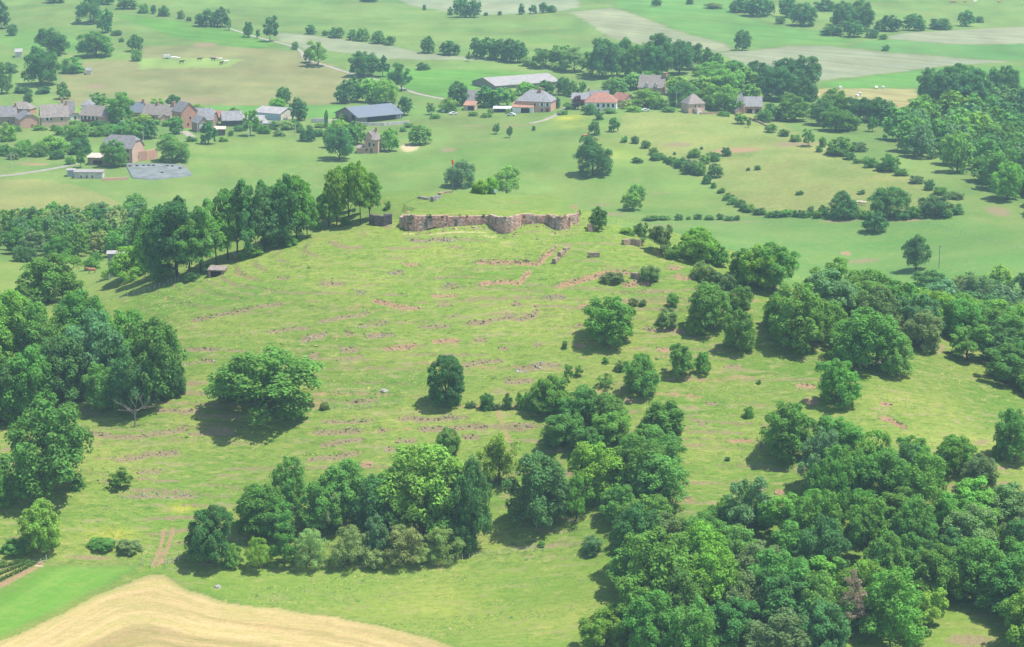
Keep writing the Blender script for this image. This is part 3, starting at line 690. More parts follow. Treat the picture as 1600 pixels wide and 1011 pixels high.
def far_trees(specs):
    """the trees past the 300 that show largest: one object, real leaves and trunks"""
    Vs, Ls, Cs, Vt, Ft = [], [], [], [], []
    for i, (p, w, h, shape, colk) in enumerate(specs):
        rr = random.Random(i*17+3); q, lv = lod(shape, i % len(PROTO[shape]), 2600 if p[1] < 960 else 850); an = rr.uniform(0, 6.28); ca, sa = math.cos(an), math.sin(an)
        R = np.array([[ca, sa, 0], [-sa, ca, 0], [0, 0, 1]]); Vs.append((q@R)*np.array([w, w, h])+np.array([p[0], p[1], p[2]-.1])); Ls.append(lv); Cs.append(np.tile(np.r_[tree_colour(colk, rr), 1], (len(lv), 1)))
        a, b = tube([(p[0], p[1], p[2]-.5), (p[0], p[1], p[2]+h*.25), (p[0], p[1], p[2]+h*.6)], [w*.03, w*.024, w*.01], 5); o = len(Vt); Vt += a; Ft += [tuple(k+o for k in f) for f in b]
    Vq = np.concatenate([v.reshape(-1, 3) for v in Vs]); nq = len(Vq)//4
    Va = np.vstack([Vq, np.array([tuple(v) for v in Vt])]); Fa = np.vstack([np.arange(nq*4).reshape(nq, 4), np.array(Ft)+len(Vq)])
    me = mesh_np("wood", Va, Fa, M_LEAF_OWN); me.materials.append(M_BARK)
    me.polygons.foreach_set("material_index", np.r_[np.zeros(nq, np.int32), np.ones(len(Ft), np.int32)])
    a = me.attributes.new("lv", 'FLOAT', 'FACE'); a.data.foreach_set("value", np.r_[np.concatenate(Ls), np.zeros(len(Ft))].astype(np.float32))
    a = me.attributes.new("lc", 'FLOAT_COLOR', 'FACE'); a.data.foreach_set("color", np.vstack([np.concatenate(Cs), np.ones((len(Ft), 4))]).astype(np.float32).ravel())
    o = link("wood", me); tag(o, "many small far-off green trees in hedges and woods beyond the hill", "wood", None, "stuff"); return o
# ------------------------------------------------------------------ the trees one by one: (u, v of the foot, width, height in photo pixels, shape, colour)
# every region carries the words that place it; the tree nearest to each given spot is told apart by its order from the left
REG = {}
REG["on the upper left slope"] = [
 (142,38,46,40,"round","d"),(165,52,28,36,"oak","d"),(82,88,52,44,"oak","d"),(151,91,58,42,"oak","m"),(212,81,26,26,"round","d"),(214,96,18,18,"bush","m"),(20,56,18,18,"bush","d"),(2,46,28,46,"oak","d"),
 (64,136,60,60,"oak","d"),(114,116,38,26,"bush","m"),(3,148,34,48,"dark","d"),(18,115,26,18,"bush","d"),(100,156,23,27,"round","m"),(44,161,17,17,"bush","d"),(182,56,18,9,"bush","d"),(190,66,9,8,"bush","d"),(36,146,30,10,"bush","d"),(67,147,26,12,"bush","d")]
REG["in the upper left field hedge"] = [(86,5,34,20,"oak","d"),(165,8,30,22,"oak","d"),(200,15,32,18,"oak","d"),(225,21,20,16,"bush","m"),(240,22,10,14,"bush","d"),(257,26,20,18,"bush","m"),(283,30,14,14,"bush","g"),(295,33,9,7,"bush","d")]
REG["in the clump at upper left road"] = [(309,37,11,15,"bush","d"),(322,42,32,28,"oak","d"),(345,43,28,30,"oak","d"),(358,48,9,16,"ash","m"),(388,59,17,24,"round","d"),(403,61,7,15,"ash","d"),(422,66,26,40,"ash","d")]
REG["beside the pale winding road"] = [(461,78,11,13,"bush","m"),(497,105,36,40,"ash","b"),(483,99,20,24,"ash","d"),(569,122,48,42,"oak","d"),(598,121,22,32,"ash","d"),(605,109,9,10,"bush","d"),(627,143,36,44,"ash","d"),(612,128,16,16,"bush","d"),(661,110,22,12,"bush","d")]
REG["in the hedge above the pale strip field"] = [(486,54,19,15,"round","d"),(526,60,28,17,"round","d"),(508,56,10,9,"bush","d"),(551,63,20,17,"round","d"),(567,65,24,21,"round","m"),(591,69,24,21,"round","d"),(609,71,21,15,"round","d")]
REG["left of the far village wood"] = [(669,84,23,26,"oak","d"),(703,87,31,23,"round","d"),(732,96,9,15,"ash","d"),(746,90,24,30,"oak","d"),(765,93,36,34,"oak","d"),(783,95,32,32,"oak","d"),(797,98,28,36,"oak","d"),(809,99,32,34,"oak","d")]
REG["along the topmost pale field"] = [(703,24,10,13,"bush","d"),(720,28,26,30,"oak","d"),(741,28,22,27,"oak","d"),(663,16,7,9,"bush","d"),(759,25,7,6,"bush","d"),(781,24,7,7,"bush","d"),(815,23,11,17,"round","d"),(833,22,13,14,"round","d"),(849,21,15,17,"round","d"),(861,20,19,12,"bush","d"),(578,3,30,8,"bush","d")]
REG["in the far wood behind the village"] = [(853,108,50,32,"ash","m"),(827,104,26,16,"bush","p"),(877,106,34,34,"ash","m"),(897,114,46,40,"ash","g"),(873,110,26,13,"bush","p"),(925,118,34,38,"ash","m"),(941,124,54,62,"dark","d"),(976,112,40,50,"dark","d"),(964,122,44,44,"dark","m"),(1000,122,44,52,"dark","m"),(1028,104,46,50,"dark","d"),(1024,122,52,54,"dark","d"),(1061,118,48,52,"dark","d"),(1080,110,38,42,"dark","d"),(1106,106,24,30,"oak","d"),(1122,104,20,20,"oak","m"),
 (960,144,40,24,"oak","m"),(985,142,44,26,"oak","m"),(1010,138,36,26,"oak","b"),(1026,122,38,18,"bush","m"),(1040,135,30,22,"oak","m")]
REG["around the square tower house"] = [(1112,130,60,32,"oak","b"),(1145,128,48,34,"oak","m"),(1132,150,60,42,"oak","b"),(1094,152,44,32,"oak","b"),(1066,169,50,40,"oak","d"),(1060,150,40,30,"oak","b"),(1109,172,42,38,"oak","m"),(1132,176,42,42,"oak","b"),(1147,178,30,26,"oak","m"),(1165,140,40,34,"oak","m"),(1185,135,42,40,"oak","d"),(1200,140,40,38,"oak","d"),(1195,192,24,22,"bush","m"),(1172,160,34,28,"oak","m")]
REG["beside the red-roofed house"] = [(1008,170,54,30,"round","b"),(1030,172,30,18,"bush","m"),(966,148,30,22,"round","m"),(978,171,20,14,"bush","p"),(922,180,24,18,"bush","d"),(937,188,16,15,"bush","d"),(903,172,18,22,"round","v"),(890,172,20,12,"bush","m")]
REG["behind the long pale-roofed barn"] = [(852,148,30,22,"oak","d"),(880,150,26,28,"oak","d"),(895,152,20,24,"oak","m"),(910,148,13,20,"ash","m"),(820,150,30,22,"oak","b"),(870,170,11,18,"bush","d"),(840,150,22,16,"bush","b")]
REG["beside the barn with a dark gable"] = [(715,167,34,38,"oak","d"),(701,176,34,22,"bush","b"),(674,180,15,19,"ash","m"),(759,169,36,34,"oak","d"),(780,169,40,32,"oak","m"),(800,160,24,22,"bush","b"),(740,182,17,7,"bush","m"),(766,178,11,9,"bush","p"),(795,178,10,9,"bush","p")]
REG["around the blue-roofed barn"] = [(539,163,32,36,"oak","d"),(558,160,30,38,"oak","m"),(581,162,36,38,"oak","b"),(602,164,42,40,"oak","b"),(631,182,28,30,"round","d"),(510,200,6,28,"egg","m"),(538,190,18,12,"bush","b")]
REG["between grey barn and blue-roofed barn"] = [(443,163,25,26,"oak","d"),(433,170,28,17,"bush","b"),(467,190,28,36,"oak","d"),(413,210,22,14,"bush","m"),(430,203,26,14,"bush","m"),(446,204,32,16,"bush","p"),(463,202,20,14,"bush","m"),(482,222,28,26,"bush","d"),(498,214,22,12,"bush","d"),(470,208,18,9,"bush","g")]
REG["around the pink stone farmhouse"] = [(530,214,34,28,"bush","b"),(557,227,32,36,"oak","m"),(530,253,46,52,"dark","d"),(514,232,18,28,"oak","m"),(545,228,26,30,"oak","m"),(608,238,30,36,"oak","b"),(656,228,36,32,"oak","m"),(630,206,12,8,"bush","m")]
REG["in the meadow above the castle"] = [(775,210,13,17,"ash","d"),(796,216,11,19,"ash","d"),(834,204,7,8,"bush","d"),(720,295,50,46,"oak","s"),(929,212,21,22,"round","d"),(959,207,18,23,"round","d"),(927,278,62,62,"oak","d"),(994,315,32,26,"oak","m"),(988,331,34,32,"oak","b"),(605,328,13,13,"bush","m"),(620,229,8,4,"bush","b")]
REG["in the left village"] = [(157,169,32,24,"oak","m"),(190,194,44,48,"oak","b"),(245,168,26,14,"bush","b"),(271,168,24,20,"round","d"),(308,172,24,9,"bush","y"),(368,181,22,13,"bush","p"),(391,214,28,42,"ash","b"),(326,227,27,36,"round","d"),(271,256,54,46,"oak","m"),(178,263,42,42,"oak","m"),(126,263,17,31,"ash","m"),(276,211,24,28,"oak","m"),(361,213,10,9,"bush","d")]
REG["in the scrub below the left village"] = [(127,242,40,26,"bush","d"),(121,220,46,30,"bush","m"),(12,222,28,30,"bush","b"),(30,246,36,20,"bush","m"),(62,246,32,22,"bush","m"),(90,250,26,16,"bush","d"),(8,244,24,18,"bush","m"),(184,214,38,24,"bush","m"),(208,220,38,28,"bush","m"),(232,218,32,30,"oak","d"),(225,194,24,16,"bush","y"),(157,199,36,10,"bush","d"),(155,214,32,18,"bush","m"),(86,240,52,26,"bush","b"),(20,250,20,12,"bush","g"),(40,238,30,20,"bush","b"),(110,258,16,14,"bush","m"),(215,240,24,18,"bush","g"),(95,212,22,14,"bush","m")]
REG["in the hedge across the knoll"] = [(975,223,13,11,"bush","m"),(992,225,14,13,"bush","d"),(1009,232,17,13,"bush","d"),(1021,243,15,13,"bush","m"),(996,255,19,9,"bush","d"),(1024,251,19,11,"bush","d"),(1037,250,13,8,"bush","m"),(1051,257,19,12,"bush","m"),(1064,263,22,18,"bush","d"),(1079,273,28,24,"bush","g"),(1094,275,20,20,"bush","m"),(1085,247,22,16,"bush","m"),(1100,257,19,15,"bush","m"),(1115,253,24,16,"bush","m"),(1117,279,26,24,"round","d"),(1135,244,19,14,"round","d"),(1104,288,16,15,"bush","d"),(1115,294,11,10,"bush","d"),(1054,242,6,5,"bush","d"),(1096,234,6,5,"bush","d"),(1169,267,7,6,"bush","d"),(1184,266,11,8,"bush","d"),(1138,314,20,12,"bush","m"),(1156,324,19,13,"bush","m"),(1171,333,22,14,"bush","m"),(1188,337,24,12,"bush","d")]
REG["in the hedge above lower pasture"] = [(1018,346,30,9,"bush","m"),(1060,345,15,11,"bush","d"),(1091,344,14,10,"bush","d"),(1126,344,14,11,"bush","d"),(1152,345,9,9,"bush","d"),(1076,344,9,6,"bush","m"),(1206,341,22,11,"bush","m"),(1230,340,24,12,"bush","m"),(1247,340,18,12,"bush","d"),(1267,338,14,16,"bush","d"),(1289,340,22,20,"bush","d"),(1317,345,44,44,"oak","d"),(1340,340,16,18,"bush","m"),(1390,344,64,52,"oak","d"),(1366,366,40,34,"round","d"),(1461,341,54,34,"bush","d"),(1494,336,26,18,"bush","d"),(1426,342,26,20,"bush","m")]
REG["on the right side of the knoll"] = [(1158,195,24,18,"ash","m"),(1170,200,8,16,"ash","m"),(1264,230,22,28,"ash","m"),(1285,230,13,16,"bush","m"),(1280,238,13,9,"bush","d"),(1313,245,44,30,"oak","m"),(1342,238,28,16,"bush","g"),(1339,256,14,9,"bush","m"),(1360,263,22,16,"bush","m"),(1390,270,32,30,"oak","m"),(1452,298,17,17,"bush","d"),(1250,305,14,7,"bush","d"),(1345,304,15,7,"bush","d"),(1492,312,34,12,"bush","g")]
REG["in the upper right hedge lines"] = [(1026,10,17,14,"oak","d"),(1078,7,12,10,"bush","d"),(1117,14,32,9,"bush","g"),(1153,20,28,24,"oak","d"),(1183,27,40,34,"oak","d"),(1168,20,24,20,"oak","d"),(1203,24,18,22,"oak","d"),(1230,28,28,30,"oak","d"),(1256,42,42,38,"oak","d"),(1219,38,17,13,"bush","d"),(1289,18,38,18,"oak","d"),(1320,50,44,46,"oak","d"),(1345,48,40,46,"oak","d"),(1301,56,38,18,"bush","d"),(1335,59,32,28,"oak","d"),(1363,60,22,15,"bush","d"),(1374,50,18,18,"oak","d"),(1393,50,34,26,"oak","d"),(1428,49,34,27,"oak","d"),(1469,47,38,18,"bush","d"),(1510,42,28,26,"round","d"),(1530,36,13,11,"bush","d"),(1380,62,14,9,"bush","m"),(1383,80,15,10,"bush","d"),(1440,48,14,12,"bush","d"),(1160,80,28,32,"oak","d")]
REG["in the wood right of the village"] = [(1230,140,52,50,"oak","d"),(1253,142,62,54,"oak","d"),(1218,160,60,54,"oak","d"),(1240,192,54,44,"oak","m"),(1256,168,44,46,"oak","d"),(1207,190,30,28,"oak","d"),(1304,182,42,42,"oak","m"),(1286,198,46,44,"oak","d"),(1306,208,54,40,"oak","m"),(1342,190,46,38,"dark","d"),(1370,193,44,40,"dark","d"),(1387,197,36,38,"dark","d"),(1363,207,18,24,"ash","m"),(1330,205,30,26,"oak","m"),(1180,115,0,0,"oak","d"),
 (1455,160,46,52,"oak","d"),(1491,150,64,50,"oak","d"),(1482,176,64,62,"oak","d"),(1520,178,72,70,"oak","d"),(1568,160,50,54,"oak","d"),(1452,181,42,26,"oak","d")]
REG["in the left hilltop grove"] = [(277,442,92,126,"dark","d"),(246,438,70,104,"oak","m"),(297,438,60,92,"tall","m"),(314,433,66,116,"ash","m"),(232,425,56,98,"oak","d"),(338,420,50,84,"tall","b"),(371,406,56,96,"tall","m"),(389,404,64,124,"ash","d"),(356,409,48,112,"tall","m"),(413,396,56,90,"tall","d"),(444,387,70,112,"oak","d"),(464,381,52,104,"tall","b"),(430,392,50,76,"ash","d"),(480,374,34,70,"tall","m"),
 (514,358,46,66,"ash","m"),(526,357,38,92,"tall","b"),(545,342,54,88,"ash","b"),(563,354,34,100,"tall","b"),(578,347,36,76,"tall","m"),(200,444,68,58,"round","b"),(493,358,18,20,"bush","b"),(255,446,46,34,"bush","m"),(425,380,34,22,"bush","m"),(330,428,26,14,"bush","m"),(400,402,30,16,"bush","b"),(455,386,24,14,"bush","m"),(540,353,20,14,"bush","b"),(300,441,26,14,"bush","d"),(380,408,24,14,"bush","m")]
REG["in the hedge wood left of the hill"] = [(92,412,50,44,"round","m"),(40,412,40,26,"bush","d"),(145,424,30,22,"bush","b"),(165,436,14,14,"bush","y"),(150,410,24,16,"bush","m")]
REG["on the castle mound"] = [(750,311,26,24,"bush","b"),(768,311,24,26,"bush","b"),(792,312,48,52,"ash","b"),(812,312,10,6,"bush","m"),(742,310,12,16,"bush","b")]
REG["right of the castle wall"] = [(935,363,30,38,"round","d"),(1033,399,42,46,"ash","g"),(1002,384,24,36,"ash","g"),(981,368,26,12,"bush","y"),(1091,413,62,58,"oak","b"),(1050,405,28,24,"bush","m"),(1124,418,34,34,"oak","m"),(1163,440,46,50,"oak","m"),(1185,457,74,72,"oak","b"),(1097,440,40,30,"bush","g"),(1120,445,30,22,"bush","g"),(1014,442,36,26,"bush","g"),(957,441,42,12,"bush","g"),(1051,482,22,22,"bush","m"),(990,480,18,14,"bush","g"),(1004,480,14,12,"bush","g"),(1042,513,36,30,"bush","g"),(1140,455,26,26,"bush","g")]
REG["scattered over the right hillside"] = [(951,541,84,76,"oak","m"),(1105,521,72,76,"oak","m"),(1153,553,54,66,"oak","m"),(1156,488,44,42,"oak","m"),(1064,594,44,52,"oak","m"),(1098,588,27,36,"round","m"),(1000,624,56,66,"oak","m"),(946,609,34,26,"thin","m"),(888,598,16,30,"ash","m"),(882,545,9,13,"bush","d"),(946,569,11,11,"bush","m"),(1011,568,13,13,"bush","m"),(1170,654,21,20,"bush","m"),(1312,642,72,78,"oak","m"),(1085,525,30,26,"bush","b"),(970,580,22,16,"bush","g"),(1185,600,10,7,"bush","m"),(1137,722,9,8,"bush","d"),(985,585,12,10,"bush","m"),(905,590,14,18,"ash","m")]
REG["alone on the open hill face"] = [(416,668,174,116,"oak","m"),(697,640,57,82,"egg","d"),(700,714,40,44,"round","m"),(188,768,40,34,"ash","m"),(760,640,24,26,"bush","d"),(792,640,18,26,"bush","d"),(736,637,18,12,"bush","g"),(815,640,20,28,"bush","m"),(776,640,14,10,"bush","g"),(508,640,16,14,"bush","g")]
REG["in the wood at the left edge"] = [(75,482,104,82,"oak","m"),(15,590,104,130,"oak","b"),(20,540,90,80,"oak","m"),(70,590,96,110,"oak","m"),(130,560,90,100,"oak","m"),(150,620,100,130,"oak","s"),(195,600,90,110,"oak","m"),(240,642,108,142,"oak","m"),(205,655,80,110,"oak","d"),(45,665,96,120,"oak","m"),(0,670,90,110,"oak","d"),(100,640,90,110,"oak","d"),(160,650,60,80,"oak","m"),(268,625,50,70,"oak","d"),(120,500,50,46,"ash","m"),(-25,640,90,130,"oak","m"),(85,668,40,30,"bush","m")]
REG["at the lower left corner"] = [(75,792,146,152,"oak","m"),(66,870,70,86,"oak","b"),(25,868,50,22,"bush","m"),(205,866,46,20,"bush","g"),(160,862,50,14,"bush","m"),(-10,800,60,70,"oak","m")]
REG["in the wood strip at the hill foot"] = [(326,893,80,100,"oak","d"),(405,842,86,84,"oak","m"),(452,800,56,84,"oak","m"),(500,840,80,90,"oak","m"),(540,820,86,98,"oak","m"),(590,850,90,104,"oak","d"),(665,855,150,152,"oak","b"),(738,862,66,150,"dark","d"),(700,860,80,120,"oak","m"),(512,840,44,72,"ash","p"),(590,880,44,76,"ash","s"),(405,896,48,56,"willow","b"),(445,890,46,60,"ash","m"),(485,893,62,64,"willow","p"),(545,893,66,70,"willow","p"),(630,889,80,66,"willow","p"),(693,882,66,62,"willow","p"),(585,892,40,34,"bush","p"),(660,888,40,40,"willow","p"),(362,890,36,40,"bush","m"),(430,850,70,66,"oak","m"),(725,868,46,60,"oak","d")]
REG["left of the central tree belt"] = [(780,768,74,86,"thin","y"),(775,760,50,70,"ash","y"),(836,838,100,128,"dark","d"),(860,825,60,100,"dark","d"),(900,822,56,88,"thin","b"),(925,869,40,30,"bush","s"),(845,856,14,9,"bush","m"),(880,800,26,20,"bush","b")]
REG["in the mid-slope tree belt"] = [(855,654,62,64,"oak","m"),(835,648,36,40,"oak","m"),(905,668,74,64,"oak","m"),(948,680,62,62,"oak","m"),(880,708,66,60,"oak","m"),(955,706,70,62,"oak","m"),(1035,680,72,48,"bush","m"),(1045,668,40,36,"oak","m"),(1010,720,60,52,"oak","m"),(935,785,100,96,"oak","b"),(1000,780,90,96,"oak","m"),(1030,745,80,74,"oak","m"),(985,745,60,60,"oak","m"),(1028,800,96,90,"oak","m"),(965,820,60,60,"oak","m"),(1010,850,90,70,"oak","m"),(870,640,40,40,"oak","m"),(925,720,60,50,"oak","m"),(980,860,50,50,"oak","m")]
REG["edging the lower right wood"] = [(1232,724,86,90,"oak","m"),(1310,716,84,62,"oak","m"),(1330,1006,50,122,"cone","t"),(1150,830,66,52,"bush","m"),(1195,826,40,48,"oak","m"),(1120,835,44,46,"bush","m"),(945,1024,82,70,"round","b"),(1042,988,134,156,"oak","m"),(1585,730,70,90,"oak","m"),(1560,722,30,26,"bush","m"),(1490,748,70,66,"oak","m"),(1430,745,60,60,"oak","m"),(1530,780,60,70,"oak","g"),(1000,1010,40,30,"bush","p")]
REG["topping the right-hand wood"] = [(1245,552,92,104,"oak","m"),(1352,588,114,108,"oak","m"),(1431,426,46,56,"dark","d"),(1452,460,54,36,"oak","m"),(1215,520,50,60,"oak","m"),(1300,545,60,70,"oak","m"),(1400,592,60,70,"oak","m")]
REG["in the village gardens"] = [(20,207,26,10,"bush","m"),(62,205,24,9,"bush","b"),(88,205,20,10,"bush","m"),(108,196,20,8,"bush","b"),(170,204,22,10,"bush","m"),(200,198,18,12,"bush","m"),(214,194,20,10,"bush","b"),(240,196,26,9,"bush","m"),(262,198,22,10,"bush","b"),(300,222,20,9,"bush","m"),(350,222,18,8,"bush","b"),(375,206,20,10,"bush","m"),(405,206,22,12,"bush","m"),(436,214,20,10,"bush","g"),(500,200,20,8,"bush","b"),(520,206,24,12,"bush","m"),(560,203,26,9,"bush","b"),(640,200,20,8,"bush","m"),(680,186,18,7,"bush","m"),(760,184,20,7,"bush","m"),(880,180,18,8,"bush","m"),(955,178,24,9,"bush","m"),(990,176,26,10,"bush","b"),(1045,176,24,9,"bush","m"),(1130,182,22,8,"bush","m"),(1188,190,22,12,"bush","m")]
REG["on the right edge of the knoll"] = [(1205,208,22,14,"bush","m"),(1225,214,20,12,"bush","d"),(1243,222,20,12,"bush","m"),(1300,242,22,12,"bush","m"),(1326,250,22,11,"bush","d"),(1352,256,20,11,"bush","m"),(1378,268,24,13,"bush","d"),(1408,276,24,12,"bush","m"),(1432,288,26,13,"bush","g"),(1470,305,26,13,"bush","m")]
REG["in the low growth below the knoll"] = [(1040,345,24,8,"bush","m"),(1108,345,20,8,"bush","m"),(1140,346,20,8,"bush","d"),(1218,341,24,11,"bush","d"),(1258,341,20,12,"bush","m"),(1278,342,20,13,"bush","m"),(1302,344,22,16,"bush","m"),(1330,343,22,16,"bush","d"),(1352,343,20,15,"bush","m"),(1412,344,24,16,"bush","d"),(1440,342,24,14,"bush","m"),(1478,339,26,15,"bush","m"),(1030,247,16,9,"bush","m"),(1044,254,18,10,"bush","d"),(1058,260,18,12,"bush","m"),(1072,268,20,14,"bush","m"),(1088,274,18,14,"bush","d"),(1146,320,20,11,"bush","m"),(1163,330,20,12,"bush","d"),(1127,302,14,9,"bush","m")]
REG["near the bottom edge of the lower right wood"] = [(1110,992,64,44,"bush","p"),(1450,990,60,70,"ash","y"),(1060,1005,50,36,"bush","m"),(1160,1008,54,40,"bush","b")]
# ---- woods filled from an outline: (words, outline, spacing m, width m, height m, shapes, colours)
WOODS = [
 ("in the dense wood at the lower right", [(1065,850),(1110,850),(1240,812),(1255,772),(1340,745),(1440,785),(1560,830),(1640,840),(1640,1040),(960,1040),(1000,960),(985,890)], 6.6, (8.5,13), (9,14), ["oak","oak","ash","round"], "mmmmmbbdmmgs"),
 ("in the dense wood beyond the right shoulder", None, 8.5, (10,14), (8.5,12), ["oak","oak","ash","dark"], "mmmmdbgms"),
 ("in the wooded gully at the right edge", [(1395,205),(1450,190),(1560,175),(1640,170),(1640,345),(1600,338),(1540,290),(1470,262),(1400,232)], 13.0, (12,17), (11,16), ["oak","oak","round"], "mmmdbms"),
 ("in the hedge wood below the left village", [(-20,362),(60,352),(120,350),(170,345),(215,342),(230,352),(220,400),(120,402),(60,402),(-20,400)], 8.0, (7,10), (7,10), ["oak","round","ash"], "mmmgsdp"),
]
def ordinal(i, n):
    if n == 1: return ""
    if i == 0: return "leftmost"
    if i == n-1: return "rightmost"
    w = "second third fourth fifth sixth seventh eighth ninth tenth eleventh twelfth thirteenth fourteenth fifteenth sixteenth seventeenth eighteenth nineteenth twentieth".split()
    return w[i-1]+" from left" if i <= n//2 else (w[n-i-2]+" from right")
SIZEW = {"bush": "bush", "egg": "egg-shaped tree", "tall": "tall-trunked tree", "willow": "rounded willow", "thin": "thin-leaved tree", "round": "round-crowned tree", "ash": "loose-crowned tree", "cone": "cone-shaped tree", "dark": "dense tree", "oak": "broad tree"}
SPEC = []     # (apparent size, p, w m, h m, shape, colour, words, u, v, fill)
allt = [(t, words) for words, lst in REG.items() for t in lst if t[2] > 0]
_dp = lambda v: math.tan(PITCH+math.atan((v-505.5)/FPX))
PT = P([t[0][0] for t in allt], [t[0][1]-.42*_dp(t[0][1])*t[0][2] for t in allt]); ZT = h_full(PT[:, 0], PT[:, 1])
for (t, words), p, z_ in zip(allt, PT, ZT):
    k = pxm(p[1]); SPEC.append([t[2]*t[3], (p[0], p[1], z_), t[2]/k*1.02, t[3]/k*(.92 if t[2] > t[3] else .97), t[4], t[5], words, t[0], t[1], False])
def project(x, y, z):
    dz = z-CAM_Z; f = y*cP-dz*sP; return 800+FPX*x/f, 505.5-FPX*(y*sP+dz*cP)/f
def wood_fill(words, pts, spacing, wr, hr, shapes, cols):
    w = pts[:, :2]; lo, hi = w.min(0), w.max(0); rr = random.Random(len(words)*7+int(spacing)); placed = []
    nt = int((hi[0]-lo[0])*(hi[1]-lo[1])/spacing**2*14)
    cand = np.array([(rr.uniform(lo[0], hi[0]), rr.uniform(lo[1], hi[1])) for _ in range(nt)]); cand = cand[inside(w, cand[:, 0], cand[:, 1])]
    for px, py in cand:
        if any((px-a)**2+(py-b)**2 < (spacing*rr.uniform(.85, 1.1))**2 for a, b in placed): continue
        placed.append((px, py))
    zz = h_full([a for a, b in placed], [b for a, b in placed])
    for (px, py), z_ in zip(placed, zz):
        ww, hh = rr.uniform(*wr), rr.uniform(*hr); k = pxm(py); u, v = project(px, py, z_)
        if (1452 < u < 1572 and v > 972) or (abs(u-1330) < 42 and 975 < v < 1045): continue
        if u < -90 or u > 1690 or v-hh*k > 1040: continue
        SPEC.append([ww*hh*k*k*.45, (px, py, z_), ww, hh, rr.choice(shapes), rr.choice(cols), words, u, v, True])
for words, pl, sp, wr, hr, sh, co in WOODS:
    if pl is None:
        # the hollow behind the right shoulder of the hill and the trees along its brow
        a = P([1185,1290,1400,1500,1600,1690], [450,498,535,570,614,645])[:, :2]
        pts = np.vstack([a, [(205,560),(215,640),(190,690),(150,700),(128,676),(122,622),(120,596),(128,562),(130,536)]])
    else: pts = W(pl)
    wood_fill(words, pts, sp, wr, hr, sh, co)
trees = sorted([t for t in SPEC if t[4] != "bush"], key=lambda t: -t[0]); keep = trees[:298]; rest_t = trees[298:]
far_trees([t[1:6] for t in rest_t])
groups = {}
for t in keep+[t for t in SPEC if t[4] == "bush"]:
    if t[9]:
        # rows of a dense wood, counted from the front
        row_h = 62 if "lower right" in t[6] else 45
        vb = {"in the dense wood at the lower right": 1060, "in the dense wood beyond the right shoulder": 700}.get(t[6], 420)
        t.append(int(max(0, vb-t[8])//row_h))
    else: t.append(-1)
    groups.setdefault((t[6], t[10], COLWORD[t[5]], "tree" if t[9] else SIZEW[t[4]]), []).append(t)
ROWW = ["front row", "second row", "third row", "fourth row", "fifth row", "sixth row", "seventh row", "eighth row", "ninth row", "tenth row", "eleventh row"]
SHORT = {"in the dense wood at the lower right": "in lower right wood", "in the dense wood beyond the right shoulder": "in right shoulder wood", "in the wooded gully at the right edge": "in right edge gully wood", "in the hedge wood below the left village": "in left hedge wood"}
for (words, rw_, cw, sw), ts in groups.items():
    ts.sort(key=lambda t: t[7])
    for i, t in enumerate(ts):
        root = place_tree(*t[1:6]); od = ordinal(i, len(ts))
        lb = f"{cw} {sw} {SHORT.get(words, words)}"+(f", {ROWW[min(rw_, 10)]}" if rw_ >= 0 else "")+(f", {od}" if od else "")
        tag(root, lb, "bush" if sw == "bush" else "tree", "trees and bushes "+words)
# ------------------------------------------------------------------ stone: castle wall, fragments, tumbled terrace stones
def stone_material(name, c1, c2, streak):
    k = NT(name); p = k.pos(); at = k.attr("tone").outputs["Fac"]
    n1 = k.noise(.35, 4, .6, p, (1, 1, .6)); n2 = k.noise(2.5, 3, .6, p)
    c = k.mix(k.ramp(n1, (.42, .62)), c1, c2)
    c = k.mix(1.0, c, k.math('MULTIPLY_ADD', at, .7, .62), 'MULTIPLY')
    c = k.mix(k.math('MULTIPLY', k.ramp(k.noise(.8, 3, .6, p, (1, 1, .18)), (.52, .68)), streak), c, (.075, .07, .068))
    k.ln(c, k.b.inputs["Base Color"]); k.b.inputs["Roughness"].default_value = .95; k.bump(n2, .4, .06)
    return k.m
M_CASTLE = stone_material("castle stone", (.53, .325, .245), (.47, .355, .30), .68)
M_DARKWALL = stone_material("dark grey stone", (.17, .135, .13), (.13, .12, .12), .6)  # darker, greyer stone for the left wall stub
M_STONE = [stone_material("brown field stone", (.27, .22, .15), (.235, .195, .14), .15), stone_material("grey field stone", (.34, .31, .275), (.27, .25, .225), .25), stone_material("pink field stone", (.38, .275, .19), (.33, .25, .18), .12)]
BOXF = [(0,1,2,3),(7,6,5,4),(0,4,5,1),(1,5,6,2),(2,6,7,3),(3,7,4,0)]
class Blocks:
    """collects boxes given by 8 corners each, one tone per box"""
    def __init__(s): s.V = []; s.F = []; s.T = []
    def add(s, corners, tone):
        o = len(s.V); s.V += [tuple(c) for c in corners]; s.F += [tuple(i+o for i in f) for f in BOXF]; s.T += [tone]*6
    def build(s, name, mat, parent=None):
        me = mesh_py(name, s.V, s.F, mat); a = me.attributes.new("tone", 'FLOAT', 'FACE'); a.data.foreach_set("value", np.array(s.T, np.float32))
        return link(name, me, parent)
